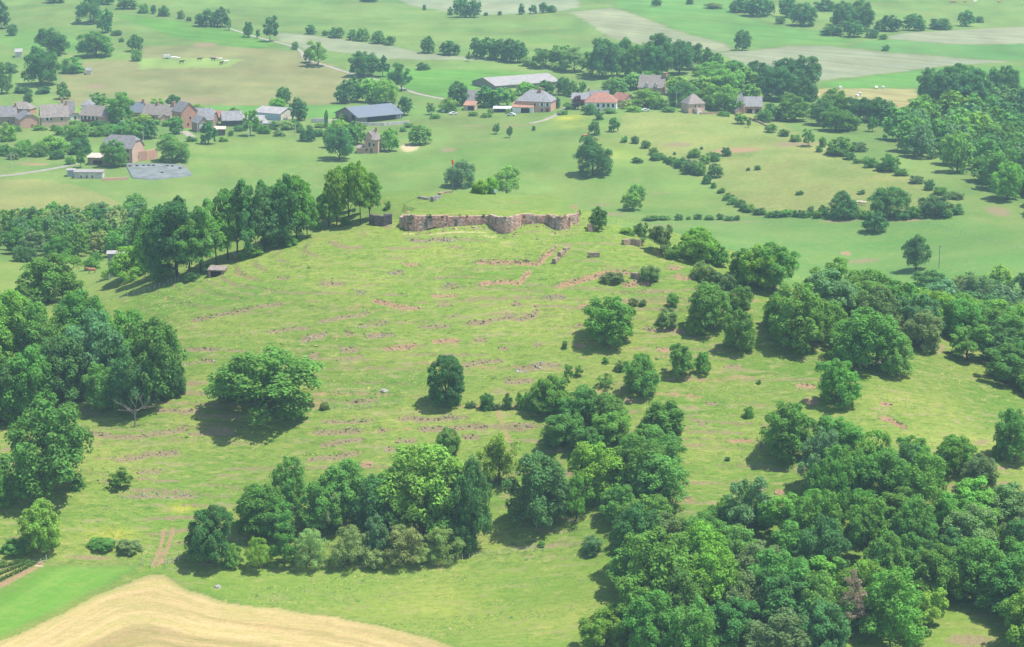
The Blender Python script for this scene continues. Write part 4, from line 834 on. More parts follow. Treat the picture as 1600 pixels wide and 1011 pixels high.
def wall_blocks(B, a, b, zf, top, rr, thick=1.1, course=.34, ragged=.5, over=None):
    """coursed rubble from a to b (plan points), faced towards the camera side; zf ground heights at both ends"""
    a = np.array(a, float); b = np.array(b, float); L = np.linalg.norm(b-a); d = (b-a)/L; n = np.array([d[1], -d[0]])
    if n[1] > 0: n = -n
    z0 = min(zf)-.6
    def P3(s, off, z): q = a+d*s+n*off; return (q[0], q[1], z)
    def box(s0, s1, o0, o1, za, zb, tone, j=.0):
        q = [P3(s0+rr.uniform(-j,j), o1, za), P3(s1+rr.uniform(-j,j), o1, za), P3(s1+rr.uniform(-j,j), o1-rr.uniform(0,j), zb), P3(s0+rr.uniform(-j,j), o1-rr.uniform(0,j), zb),
             P3(s0, o0, za), P3(s1, o0, za), P3(s1, o0, zb), P3(s0, o0, zb)]
        B.add([q[4], q[5], q[6], q[7], q[0], q[1], q[2], q[3]], tone)
    # core
    ns = max(1, int(L/2.2))
    for i in range(ns):
        s0, s1 = L*i/ns, L*(i+1)/ns; t = top-rr.uniform(.05, .15)
        low = zf[0]+(zf[1]-zf[0])*(i+.5)/ns
        hollow = over and over[0] < s0+.1 and s1-.1 < over[1]
        box(s0, s1, -thick, -.10 if not hollow else -.10, (low+.75) if hollow else z0, t, .35)
        if hollow: box(s0, s1, -thick, -.85, z0, low+.8, .05)  # recessed back of the undercut, its shadow also put into a darker tone
    z = z0; ci = 0
    while z < top:
        ch = course*rr.uniform(.8, 1.2); s = -rr.uniform(0, .3)
        while s < L:
            w = rr.uniform(.32, .8); s1 = min(s+w, L); s0 = max(s, 0)
            g = zf[0]+(zf[1]-zf[0])*(s0/L)
            ok = z+ch < top-ragged*max(0, (.5+.3*math.sin(s*1.7+a[0]*3)+.2*math.sin(s*4.1+a[1]))-.25)
            if over and over[0] < s0 < over[1] and z < g+.75*(1-abs((s0-over[0])/(over[1]-over[0])*2-1)): ok = False
            if ok and z+ch > g-.3 and s1-s0 > .12 and rr.random() > .03:
                box(s0+.015, s1-.015, -.12, rr.uniform(-.02, .11), z+.012, z+ch-.012, rr.uniform(.15, .95), .03)
            s = s1+.0001 if s1 < L else L
        z += ch; ci += 1
rr0 = random.Random(11)
croot = empty("castle_wall", (float(CASW[4, 0]), float(CASW[4, 1]), hz(*CASW[5])))
tag(croot, "long pinkish ruined castle wall with two bulging towers around the hilltop", "castle wall")
def ivy(parent, name, spots, r=rr0):
    C = []; N = []; S = []
    for (x, y, z, rad, n) in spots:
        for _ in range(n):
            d = Vector((r.gauss(0,1), r.gauss(0,1), r.gauss(0,1))).normalized()
            C.append((x+d.x*rad, y+d.y*rad*.6, z+d.z*rad)); N.append((d.x, d.y-.3, d.z+.4)); S.append(r.uniform(.10, .22))
    me = leaves_mesh(name, np.array(C), np.array(N), np.array(S), np.random.default_rng(3), M_LEAF)
    a = me.attributes.new("lv", 'FLOAT', 'FACE'); a.data.foreach_set("value", np.random.default_rng(4).random(len(C)).astype(np.float32))
    o = link(name, me, parent); o.color = (.06, .125, .03, 1); return o
def child_fix(o, root):
    o.matrix_parent_inverse.identity(); o.location = (-root.location.x, -root.location.y, -root.location.z)
    return o
for i in range(len(CASW)-1):
    a, b = CASW[i], CASW[i+1]; B = Blocks()
    off = np.array([0, -.9]); zf = (hz(*(a+off)), hz(*(b+off)))
    L = np.linalg.norm(b-a)
    wall_blocks(B, a, b, zf, _cz+(rr0.uniform(-.35, .25) if 0 < i < len(CASW)-2 else -.9), rr0, ragged=1.0, over=(L*.25, L*.75) if i == 4 else ((L*.1, L*.9) if i in (12, 13) else None))
    child_fix(B.build("tower_wall" if 6 <= i <= 11 or 14 <= i <= 19 else "curtain_wall", M_CASTLE, croot), croot)
iv = []
for i in range(len(CASW)-1):
    a, b = CASW[i], CASW[i+1]
    for k in range(max(1, int(np.linalg.norm(b-a)/1.6))):
        t = rr0.random(); q = a+(b-a)*t
        if rr0.random() < .55: iv.append((q[0], q[1]-.05, _cz-rr0.uniform(-.1, .7), rr0.uniform(.25, .55), 26))
iv += [(CASW[3,0]+.8, CASW[3,1]-.2, 51.6, .8, 60), (CASW[3,0]+.2, CASW[3,1]-.1, 50.6, .8, 60), (CASW[13,0]-3, CASW[13,1]-.1, 51.0, .5, 40), (CASW[19,0]+.6, CASW[19,1]-.1, 51.2, .6, 50)]
child_fix(ivy(croot, "ivy", iv), croot)
fallen_w = np.array([[q[0], q[1]-1.6+.4*math.sin(q[0]), 0] for q in CASW[2:-1]])
def fragment(name, label, pts, top_h, mat, thick=.9, cat="wall fragment", ragged=.4, seed=1, course=.3):
    w = W(pts); rr = random.Random(seed); B = Blocks()
    for a, b in zip(w[:-1], w[1:]):
        za, zb = hz(a[0], a[1]), hz(b[0], b[1]); wall_blocks(B, a[:2], b[:2], (za, zb), max(za, zb)+top_h, rr, thick, course, ragged)
    o = B.build(name, mat); tag(o, label, cat); return o
fragment("wall_fragment", "dark grey ruined wall stub left of the castle wall", [(577,350),(586,353),(600,353.5),(613,351)], 2.7, M_DARKWALL, seed=2)
fragment("wall_fragment", "pink squared wall block on the slope right of the castle", [(920,403),(937,402)], 1.3, M_STONE[2], seed=3, ragged=.1)
fragment("wall_fragment", "pale pink wall stump beside the dark tree right of the castle", [(919,364),(925,364),(929,362)], 2.0, M_STONE[2], seed=4, ragged=1.2)
fragment("wall_fragment", "stone end of the long terrace wall under grey bushes", [(985,436),(999,441)], 1.6, M_STONE[2], seed=5, ragged=.6)
fragment("wall_fragment", "broken sloping stone wall right of the terrace corner", [(868,413),(876,404),(884,396),(892,389)], .55, M_STONE[2], seed=6, ragged=.6)
fragment("wall_fragment", "low stone bank on the left of the castle mound", [(652,318),(668,321)], .7, M_STONE[1], seed=7, ragged=.4)
fragment("wall_fragment", "grey stone heap in the middle of the castle mound", [(677,323),(688,317)], .9, M_STONE[1], seed=8, ragged=.5)
fragment("wall_fragment", "low stone kerb at the foot of the hilltop flagpole", [(689,310),(694,307),(705,306)], .5, M_STONE[2], seed=9, ragged=.2)
fragment("wall_fragment", "grey and pink rocky ledge left of the green ash grove", [(975,384),(985,382),(1000,387)], 1.5, M_STONE[2], seed=10, ragged=.8)
# tumbled stones along the terrace lines
def rubble(name, w, dens, mat, seed, big=1.0):
    rr = random.Random(seed); B = Blocks()
    for a, b in zip(w[:-1], w[1:]):
        L = math.hypot(b[0]-a[0], b[1]-a[1]); n = max(1, int(L*dens*.7))
        ts = [rr.random() for _ in range(n)]
        xs = np.array([a[0]+(b[0]-a[0])*t+rr.gauss(0, .18) for t in ts]); ys = np.array([a[1]+(b[1]-a[1])*t-.25+rr.gauss(0, .32) for t in ts]); zs = h_full(xs, ys)
        for x_, y_, z_ in zip(xs, ys, zs):
            s = rr.uniform(.10, .25)*big*(1.5 if rr.random() < .08 else 1); an = rr.uniform(0, 3.14); ca, sa = math.cos(an), math.sin(an)
            q = []
            for cx, cy, cz in [(-1,-1,-1),(1,-1,-1),(1,1,-1),(-1,1,-1),(-1,-1,1),(1,-1,1),(1,1,1),(-1,1,1)]:
                f = .75 if cz > 0 else 1.0
                lx, ly, lz = cx*s*rr.uniform(.7, 1.15)*f*1.25, cy*s*rr.uniform(.7, 1.1)*f, cz*s*rr.uniform(.45, .8)
                q.append((x_+lx*ca-ly*sa, y_+lx*sa+ly*ca, z_+lz+s*.1))
            B.add([q[0], q[3], q[2], q[1], q[4], q[7], q[6], q[5]], rr.uniform(.1, 1))
    return B.build(name, mat)
fs_ = rubble("stones", fallen_w, 2.2, M_STONE[2], 71, 1.3); fs_["kind"] = "stuff"; fr_ = empty("fallen_stones", (0, 545, hz(0, 544))); tag(fr_, "scatter of fallen stones along the foot of the castle wall", "fallen stones"); fs_.parent = fr_; child_fix(fs_, fr_)
ZONES = [(0, 420, "just below the castle"), (420, 452, "on the upper hill face"), (452, 486, "below the upper hill face"), (486, 516, "at mid height on the hill"), (516, 552, "below mid height on the hill"), (552, 640, "level with the hill's right oaks"), (640, 681, "level with the egg-shaped tree"), (681, 800, "on the lower hill face")]
bk = {}
for i, (t, w) in enumerate(zip(TER, TERW)):
    if not t[3]: continue
    u = sum(p[0] for p in t[0])/len(t[0]); v = sum(p[1] for p in t[0])/len(t[0])
    zn = "on the right hillside" if u > 1000 else next(z_[2] for z_ in ZONES if z_[0] <= v < z_[1]); bk.setdefault((zn, t[4]), []).append((u, i))
for (zn, ti), l in bk.items():
    l.sort()
    for k, (u, i) in enumerate(l):
        t = TER[i]; st = rubble("stones", TERW[i], t[3], M_STONE[t[4]], 500+i); st["kind"] = "stuff"
        wc = TERW[i][len(TERW[i])//2]; o = empty("terrace_wall", (float(wc[0]), float(wc[1]), hz(wc[0], wc[1]))); st.parent = o; child_fix(st, o)
        od = ordinal(k, len(l)); tag(o, f"{('brown','grey','pinkish')[ti]} line of terrace stones {zn}"+(f", {od}" if od else ""), "terrace wall", "old terrace stones across the hill")
def rock(name, label, u, v, wpx, mat, seed, cat="rock"):
    p = P1(u, v); w = wpx/pxm(p[1])*.5; rr = random.Random(seed); z = hz(p[0], p[1]); Vr, Fr = [], []
    for i in range(4):
        for j in range(9):
            th = 2*math.pi*j/9; ph = (i/3.4)*math.pi/2; q = w*rr.uniform(.8, 1.15)
            Vr.append((p[0]+math.cos(th)*math.cos(ph)*q, p[1]+math.sin(th)*math.cos(ph)*q*.7, z-.1+math.sin(ph)*q*.75))
    for i in range(3):
        for j in range(9): Fr.append((i*9+j, i*9+(j+1) % 9, (i+1)*9+(j+1) % 9, (i+1)*9+j))
    Fr.append(tuple(range(27, 36)))
    me = mesh_py(name, Vr, Fr, mat); a = me.attributes.new("tone", 'FLOAT', 'FACE'); a.data.foreach_set("value", np.array([rr.uniform(.3, .9) for _ in Fr], np.float32))
    return tag(link(name, me), label, cat)
M_PALE = stone_material("pale rock", (.40, .375, .34), (.33, .31, .285), .15)
for i, (u, v, w, lb) in enumerate([(340,917,13,"pale grey boulder in the grass near the straw field"),(843,575,7,"pale boulder in the grey rocky line at mid slope"),(808,580,8,"whitish rock left of the grey rocky line"),(569,459,4,"white stone beside the grey stones on the upper left face"),(750,594,4,"small white stone right of the egg-shaped tree"),(667,432,4,"cream stone on the upper hill face"),(785,331,4,"white stone on the castle mound"),(962,368,4,"white stone on the crest right of the castle"),(760,524,4,"small cream stone at the centre of the hill"),(600,614,13,"flat sandy rock in the middle of the lower slope")]):
    rock("rock", lb, u, v, w, M_PALE, 40+i)
# ------------------------------------------------------------------ buildings
M_W = {"pink": stone_material("pink house stone", (.60, .33, .245), (.54, .335, .255), .1), "tan": stone_material("tan house stone", (.60, .405, .30), (.54, .37, .275), .1), "brown": stone_material("brown house stone", (.38, .255, .19), (.33, .235, .175), .15),
       "red": stone_material("red house stone", (.50, .245, .17), (.45, .25, .18), .1), "white": simple_mat("white render", (.78, .74, .67), .10, .8), "cream": simple_mat("cream render", (.66, .58, .48), .10, .8), "concrete": simple_mat("concrete", (.56, .51, .46), .18, .6),
       "wood": simple_mat("weathered boards", (.145, .115, .095), .3, 1.2), "blue": simple_mat("blue sheet metal", (.13, .215, .33), .12, .6, .5), "brownmetal": simple_mat("brown sheet metal", (.25, .20, .17), .15, .6, .6), "dark": simple_mat("dark boards", (.075, .07, .075), .25, 1.0), "greymetal": simple_mat("grey sheet metal", (.40, .42, .46), .12, .6, .5)}
def roof_mat(name, col, var=.28, sc=1.2, rough=.7):
    k = NT(name); v = k.obj(); n1 = k.noise(sc, 4, .65, v); n2 = k.noise(5, 2, .6, v, (1, .35, 3)); n3 = k.noise(.35, 3, .6, v)
    c = k.mix(1.0, col, k.ramp(n1, (.3, .7, 1-var, 1+var)), 'MULTIPLY'); c = k.mix(1.0, c, k.ramp(n2, (.3, .7, .84, 1.14)), 'MULTIPLY')
    c = k.mix(k.ramp(n3, (.5, .72, 0, .35)), c, (.20, .185, .15))
    k.ln(c, k.b.inputs["Base Color"]); k.b.inputs["Roughness"].default_value = rough; k.bump(n2, .5, .04); return k.m
M_R = {"slate": roof_mat("grey slate", (.19, .18, .185)), "slatel": roof_mat("pale slate", (.24, .235, .245)), "slateb": roof_mat("brownish slate", (.25, .21, .19)), "red": roof_mat("red tiles", (.34, .16, .115)), "orange": roof_mat("orange tiles", (.37, .20, .135)), "blue": roof_mat("blue metal roof", (.16, .185, .225), .06, .5, .45), "pale": roof_mat("pale fibre cement", (.31, .29, .28), .10, .5), "grey": roof_mat("grey fibre cement", (.34, .325, .32), .12, .5), "white": roof_mat("pale metal roof", (.60, .62, .66), .08, .5, .5), "rust": roof_mat("rust-stained white roof", (.58, .45, .38), .3, .8), "dark": roof_mat("dark slate", (.095, .095, .105))}
M_PANE = simple_mat("window glass", (.03, .035, .045), .1, 2, .25); M_FRAME = simple_mat("window surround", (.60, .52, .45), .1, 2); M_SHUT = simple_mat("white shutter", (.72, .72, .74), .08, 2); M_DOOR = simple_mat("door boards", (.20, .09, .065), .2, 3); M_OPEN = simple_mat("painted opening shade", (.02, .02, .022), .2, 2); M_BRICK = simple_mat("brick chimney", (.42, .21, .15), .2, 4); M_BLUEDOOR = simple_mat("pale blue boards", (.45, .52, .62), .1, 2)  # M_OPEN: shade inside openings, and the dark garage door, painted near black
def bx(x0, x1, y0, y1, z0, z1):
    return [(x0,y0,z0),(x1,y0,z0),(x1,y1,z0),(x0,y1,z0),(x0,y0,z1),(x1,y0,z1),(x1,y1,z1),(x0,y1,z1)], [(3,2,1,0),(4,5,6,7),(0,1,5,4),(1,2,6,5),(2,3,7,6),(3,0,4,7)]
def boxes(name, lst, mat, parent=None):
    Va, Fa = [], []
    for b in lst:
        v, f = bx(*b); o = len(Va); Va += v; Fa += [tuple(i+o for i in q) for q in f]
    return link(name, mesh_py(name, Va, Fa, mat), parent)
def house(name, label, u, v, wpx, d, hpx, rpx, yaw, wall, roof, kind="gable", cat="house", ops=(), chim=(), over=.35, hip=.0, sink=1.2, pitch_off=0):
    """wpx length along the ridge as seen (photo px), d depth m, hpx eaves height px, rpx roof height px"""
    p = P1(u, v); k = pxm(p[1]); th = math.radians(yaw)
    w = wpx/k/max(.3, abs(math.cos(th))) if wpx > 0 else -wpx
    h = hpx/k; r = rpx/k
    ext = (abs(w*math.sin(th))+abs(d*math.cos(th)))/2
    cx, cy = p[0], p[1]+ext; cor = [(cx+sx*w/2*math.cos(th)-sy*d/2*math.sin(th), cy+sx*w/2*math.sin(th)+sy*d/2*math.cos(th)) for sx in (-1, 1) for sy in (-1, 1)]
    root = empty(name, (cx, cy, float(p[2])), th); tag(root, label, cat)
    X, Y = w/2, d/2
    if kind in ("gable", "halfhip"):
        Vw = [(-X,-Y,-sink),(X,-Y,-sink),(X,Y,-sink),(-X,Y,-sink),(-X,-Y,h),(X,-Y,h),(X,Y,h),(-X,Y,h)]
        cut = hip if kind == "halfhip" else 0
        if cut:
            yy = Y*cut; zz = h+r*(1-cut)
            Vw += [(-X,-yy,zz),(-X,yy,zz),(X,-yy,zz),(X,yy,zz)]
            Fw = [(3,2,1,0),(0,1,5,4),(2,3,7,6),(0,4,8,9,7,3),(1,2,6,11,10,5),(4,5,10,8),(6,7,9,11),(8,10,11,9)]
        else:
            Vw += [(-X,0,h+r),(X,0,h+r)]; Fw = [(3,2,1,0),(0,1,5,4),(2,3,7,6),(0,4,8,7,3),(1,2,6,9,5),(4,5,9,8),(6,7,8,9)]
    else:
        Vw, Fw = bx(-X, X, -Y, Y, -sink, h)
    me = mesh_py("wall", Vw, Fw, M_W[wall]); a = me.attributes.new("tone", 'FLOAT', 'FACE'); a.data.foreach_set("value", np.full(len(Fw), .55, np.float32)); link("wall", me, root)
    # roof as a solid shell
    o = over; t = .16; sl = r/Y if Y else 1; ze = h-o*sl+.05
    if kind == "gable": top = [(-X-o,-Y-o,ze),(X+o,-Y-o,ze),(X+o,0,h+r+.05),(-X-o,0,h+r+.05),(X+o,Y+o,ze),(-X-o,Y+o,ze)]; tf = [(0,1,2,3),(3,2,4,5)]
    elif kind == "halfhip":
        yy = (Y)*hip; zz = h+r*(1-hip); xr = X-yy*.8
        top = [(-X-o,-Y-o,ze),(X+o,-Y-o,ze),(X+o,-yy,zz+.05),(xr,0,h+r+.05),(-xr,0,h+r+.05),(-X-o,-yy,zz+.05),(X+o,Y+o,ze),(-X-o,Y+o,ze),(X+o,yy,zz+.05),(-X-o,yy,zz+.05)]
        tf = [(0,1,2,3,4,5),(7,9,4,3,8,6),(2,8,3),(5,4,9)]
    elif kind == "hip":
        xr = max(X-Y*.85, X*.12)
        top = [(-X-o,-Y-o,ze),(X+o,-Y-o,ze),(X+o,Y+o,ze),(-X-o,Y+o,ze),(-xr,0,h+r),(xr,0,h+r)]; tf = [(0,1,5,4),(1,2,5),(2,3,4,5),(3,0,4)]
    elif kind == "lean": top = [(-X-o,-Y-o,h+.05),(X+o,-Y-o,h+.05),(X+o,Y,h+r),(-X-o,Y,h+r)]; tf = [(0,1,2,3)]
    n = len(top); Vr = top+[(q[0], q[1], q[2]-t) for q in top]; Fr = list(tf)+[tuple(reversed([i+n for i in f])) for f in tf]
    edges = {}
    for f in tf:
        for i in range(len(f)):
            e = (f[i], f[(i+1) % len(f)]); edges[tuple(sorted(e))] = edges.get(tuple(sorted(e)), [])+[e]
    for kx, es in edges.items():
        if len(es) == 1: a_, b_ = es[0]; Fr.append((b_, a_, a_+n, b_+n))
    rf = link("roof", mesh_py("roof", Vr, Fr, M_R[roof]), root)
    for (cx_, cy_, cw, ch) in chim:
        zt = h+r*(1-abs(cy_)/Y) if kind != "lean" else h+r
        link("chimney", boxes_mesh("chimney", [(cx_*X-cw/2, cx_*X+cw/2, cy_-cw/2*1.4, cy_+cw/2*1.4, zt-.8, zt+ch), (cx_*X-cw/2-.08, cx_*X+cw/2+.08, cy_-cw*.7-.08, cy_+cw*.7+.08, zt+ch, zt+ch+.15)], M_BRICK), rf)
    for op in ops:
        face, s, z0, ow, oh, typ = op
        if face == 'F': fr = lambda a0, a1, b0, b1, dd: (a0, a1, -Y-dd, -Y+.02, b0, b1)
        elif face == 'R': fr = lambda a0, a1, b0, b1, dd: (X-.02, X+dd, a0, a1, b0, b1)
        else: fr = lambda a0, a1, b0, b1, dd: (-X-dd, -X+.02, a0, a1, b0, b1)
        half = X if face == 'F' else Y; sx = s*half
        if typ in ("win", "shut"):
            pn = None
            wn_ = link("window", boxes_mesh("window", [fr(sx-ow/2-.12, sx+ow/2+.12, z0-.12, z0+oh+.12, .05)], M_FRAME), root)
            link("pane", boxes_mesh("pane", [fr(sx-ow/2, sx+ow/2, z0, z0+oh, .07)], M_PANE), wn_)
            if typ == "shut":
                for sg in (-1, 1):
                    c0 = sx+sg*(ow*.5+.14+ow*.28); link("shutter", boxes_mesh("shutter", [fr(c0-ow*.28, c0+ow*.28, z0, z0+oh, .09)], M_SHUT), wn_)
        else:
            mt = {"door": M_DOOR, "open": M_OPEN, "white": M_SHUT, "blue": M_BLUEDOOR}[typ]
            dr = link({"door": "door", "open": "dark_opening", "white": "white_door", "blue": "cladding"}[typ], boxes_mesh("door", [fr(sx-ow/2, sx+ow/2, z0, z0+oh, .06)], mt), root)  # open ones are flat panels coloured as the shade within
    return root
def boxes_mesh(name, lst, mat):
    Va, Fa = [], []
    for b in lst:
        v, f = bx(*b); o = len(Va); Va += v; Fa += [tuple(i+o for i in q) for q in f]
    return mesh_py(name, Va, Fa, mat)
H = house
# left village
H("barn", "pink stone barn with rounded gable facing right in the left village", 37,201,-13,9,14,10,-66,"pink","slate","halfhip","barn",[('R',.25,0,1.2,1.6,"door")],hip=.32)
H("house", "long grey-roofed house with white windows beside the rounded-gable barn", 81,199,40,9,16,17,16,"tan","slateb","gable","house",[('F',-.55,3.1,1.1,1.5,"shut"),('F',-.30,3.1,1.1,1.5,"win"),('F',.5,3.0,1,1.4,"win"),('L',0,1.5,1,1.3,"win")],[(.92,0,.9,1.3)])
H("house", "dark-roofed house cut by the left edge of the picture", 6,196,34,9,14,14,6,"brown","slate","gable","house",[('F',.3,1.0,1,1.4,"win")],[(.9,0,.9,1.2)])
H("house", "brown-roofed house with red wall behind the rounded-gable barn", 32,180,34,8,10,9,-12,"red","slateb","hip","house",[('F',.2,1.2,1,1.2,"win")])
H("house", "steep slate-roofed house with a small white gable", 104,187,18,8,9,18,10,"cream","slate","gable","house",[('F',0,.9,1,1.2,"win")],[(-.9,0,.9,1.0)])
H("house", "small white rounded-gable annex below the steep slate house", 114,189,-6,4.5,9,6,-70,"white","slateb","halfhip","house",[('R',0,.8,1,1.3,"win")],hip=.5)
H("house", "small white-topped house at the back of the left village", 136,172,15,6,8,8,-10,"white","slatel","hip","house")
H("house", "long house with red front, white shutters and cream right gable", 150,193,44,9,11,14,-24,"pink","slateb","gable","house",[('F',-.6,1.4,1.2,1.5,"shut"),('F',.0,1.4,1.2,1.5,"shut"),('F',-.93,0,1.0,3.0,"white"),('F',-.3,.1,9.5,2.9,"door"),('R',0,.3,1.1,1.8,"door"),('R',.0,3.6,.9,1.2,"win")])
H("house", "blue slate roofed house behind the bright green tree", 213,183,20,8,8,14,-8,"brown","blue","gable","house",[],[(.95,0,.9,1.2)])
H("house", "long slate house with pink right gable and two chimneys", 248,190,46,9,10,14,-20,"pink","slateb","gable","house",[('F',-.2,.8,1,1.3,"win"),('R',0,3.3,.9,1.1,"win")],[(-.2,0,.9,1.2),(.95,0,1.2,1.4)])
H("house", "small pink gabled porch on the long slate house", 253,191,-5,4,7,5,-66,"tan","slateb","gable","house")
H("house", "tall narrow red stone house with gable to the right", 286,201,-9,8.5,26,13,-52,"red","slate","gable","house",[('R',.1,4.0,1,1.4,"win"),('R',-.2,1.0,1,1.4,"win")])
H("house", "wide slate house with half-hipped ends beside the tall red house", 315,199,38,10,12,16,-6,"brown","slatel","halfhip","house",[('F',.5,.5,1.4,1.8,"open")],hip=.45)
H("barn", "gabled barn with pale blue boards above a dark doorway", 311,207,-8,5,15,9,-58,"brown","slatel","gable","barn",[('R',0,1.9,4.6,1.6,"blue"),('R',-.1,0,3.8,1.7,"open")])
H("house", "small red-tiled house between slate roofs", 342,190,16,6,7,9,-8,"red","red","gable","house",[('F',.2,.4,1,1.3,"win")])
H("barn", "black wooden barn with long sloping side", 360,198,30,9,10,12,12,"dark","slatel","gable","barn")
H("shed", "low grey-roofed shed beside the black barn", 395,197,34,8,9,6,-10,"concrete","grey","gable","shed",[('F',.2,.3,1.6,1.8,"open")])
H("barn", "large grey barn with blue front wall and cream gable", 427,189,42,14,11,7,-30,"cream","grey","gable","barn",[('F',0,.2,17,3.2,"blue"),('F',.85,1.2,3.0,.5,"white")])
H("shed", "small shed with rust-stained white roof beside a round tree", 343,212,16,4,10,3,4,"wood","rust","lean","shed")
H("shed", "low pink walled shed right of the bright ash in the village", 421,202,18,5,9,2,-6,"tan","grey","lean","shed")
# farm by the silage clamp
H("farmhouse", "slate-roofed pink farmhouse above the covered silage clamp", 188,255,50,11,23,17,-18,"tan","slate","halfhip","house",[('F',.72,1.2,1,1.5,"win"),('F',.72,4.3,1,1.3,"win"),('F',.5,1.2,1,1.3,"win"),('R',0,1.2,1,1.4,"win")],hip=.4)
H("shed", "brown plank shed with pale roof left of the pink farmhouse", 158,259,40,6,12,4,-10,"brown","rust","lean","shed",[('F',-.2,.3,4,1.8,"open")])
H("shed", "long low concrete shed with pink base by the lane", 138,279,44,4,10,2,-3,"concrete","pale","lean","shed",[('F',-.5,0,.6,1.2,"door"),('F',-.1,0,.6,1.2,"door"),('F',.3,0,.6,1.2,"door")])
H("shed", "small grey concrete tank at the left end of the low shed", 110,276,11,3.5,10,1,6,"greymetal","grey","lean","shed")
# middle
H("barn", "big barn with blue metal roof and brown left gable", 573,193,-25,21,10,12,36,"brownmetal","blue","gable","barn",[('F',.15,.1,19,2.8,"open"),('F',.82,.3,3.2,2.3,"white"),('L',-.55,.2,3,3.4,"open"),('L',.1,.6,1.6,1.8,"open")],over=.8)
H("farmhouse", "small pink stone house with hipped slate roof and central gable", 582,240,21,8,22,13,-8,"pink","slateb","hip","house",[('F',-.25,3.0,.9,1.8,"win"),('F',.4,3.2,.8,1.2,"win"),('F',.0,.2,1.0,1.9,"door"),('F',-.65,1.0,.8,1.2,"win")],[(.5,0,.9,1.0)])
H("shed", "low pink annex at the left of the small pink house", 565,240,13,5,8,3,-8,"pink","slateb","lean","shed")
# right of the middle
H("barn", "very long pale-roofed barn with a wide dark gable", 806,140,-40,24,6,9,32,"brownmetal","pale","gable","barn",[('F',-.45,3.0,5,1.0,"white")],over=.6)
H("house", "steep dark slate house behind round trees", 736,166,17,9,6,17,8,"brown","slate","gable","house")
H("shed", "open shed with orange tiled roof below the steep slate house", 735,173,17,5,8,5,-14,"tan","orange","lean","shed",[('F',.3,.1,3.0,2.0,"open")])
H("manor", "large manor with hipped slate roof, pink front and white shutters", 838,176,54,13,17,15,-14,"pink","slatel","hip","house",[('F',.50,3.0,1,1.6,"shut"),('F',.82,3.0,1,1.6,"shut"),('F',.82,.1,1.8,2.0,"door"),('F',.5,.3,1,1.5,"win"),('F',.1,3.0,.9,1.3,"win")],[(.25,-1,1.2,1.8)])
H("garage", "white garage with orange tiled roof in front of the manor", 818,177,32,6,9,6,-8,"white","orange","lean","garage",[('F',.25,.05,4.2,2.4,"open")])
H("shed", "long low shed with pale metal roof left of the manor garage", 787,176,30,5,6,2,-6,"dark","white","lean","shed",[('F',0,.2,6,1.2,"open")])
H("house", "white house with red hipped roof and a row of windows", 940,174,48,11,14,13,-6,"white","red","hip","house",[('F',-.72,1.9,1,1.5,"win"),('F',-.15,1.9,1,1.7,"win"),('F',.2,1.9,1,1.7,"win"),('F',.5,1.9,1,1.7,"win"),('F',.8,1.9,1,1.7,"win"),('F',-.1,.1,.9,1.0,"door"),('F',.3,.1,.9,1.0,"door"),('F',.65,.1,.9,1.0,"door")])
H("house", "pink gabled wing with red roof at the right of the white house", 975,168,-11,7,11,9,-58,"tan","red","gable","house",[('R',-.2,1.5,2.2,1.9,"open")])
H("house", "grey-roofed house behind the purple-leaved tree", 908,165,26,8,10,8,-8,"brown","slatel","gable","house")
H("house", "grey slate house just behind the red hipped roof", 935,160,32,8,8,9,-4,"brown","slate","gable","house",[],[(-.9,0,.8,1.0)])
H("house", "tall dark house with two dormers and a brick chimney above trees", 1021,148,38,10,11,17,-16,"brown","slateb","gable","house",[('F',-.3,.8,1,1.3,"win"),('F',.35,.8,1,1.3,"win")],[(.97,0,1.8,1.4)])
H("tower_house", "square stone dovecote house with pyramid slate roof on the knoll", 1084,178,26,8.5,16,13,20,"tan","slateb","hip","house",[('F',-.15,3.0,.7,1.0,"win"),('F',.35,3.0,.7,1.0,"win"),('L',-.1,2.6,.6,.9,"win"),('F',-.4,.2,1.0,1.9,"door")],hip=0)
H("tower_house", "narrow tower with steep slate roof beside a slate barn", 1158,178,12,5,17,15,-12,"pink","slatel","hip","house",[('F',.1,3.2,.8,1.0,"win")])
H("barn", "slate-roofed barn with dark doorway right of the narrow tower", 1178,178,26,9,12,13,-5,"red","slatel","gable","barn",[('F',-.4,.1,2.6,2.2,"open"),('F',.5,.1,1.8,2.2,"open"),('F',.0,.1,1.2,1.4,"white")])
H("shed", "small pink gabled hut at the foot of the narrow tower", 1152,179,-4,4,6,4,-60,"pink","slateb","gable","shed")
# hut and sheds on the hill
H("hut", "small stone hut with collapsed tiled roof under the hilltop grove", 339,433,24,3.6,11,3,-6,"brown","slateb","lean","hut",[('F',-.05,.0,2.7,1.45,"open")],sink=.8)
H("shed", "tall grey-blue metal shed half hidden by a bright green tree", 180,434,24,4,38,1,8,"greymetal","grey","lean","shed",[('F',-.1,3.9,1.6,1.6,"white")])
H("shed", "tiny red-brown shed among the hilltop grove trunks", 371,404,9,2,7,1.5,-5,"red","slatel","lean","shed")
H("hut", "ruined grey stone hut on the far left slope", 28,90,10,5,9,4,10,"concrete","grey","gable","hut")
H("hut", "small pale hut beside a bush on the left pasture", 138,117,8,5,7,3,8,"cream","slatel","gable","hut")
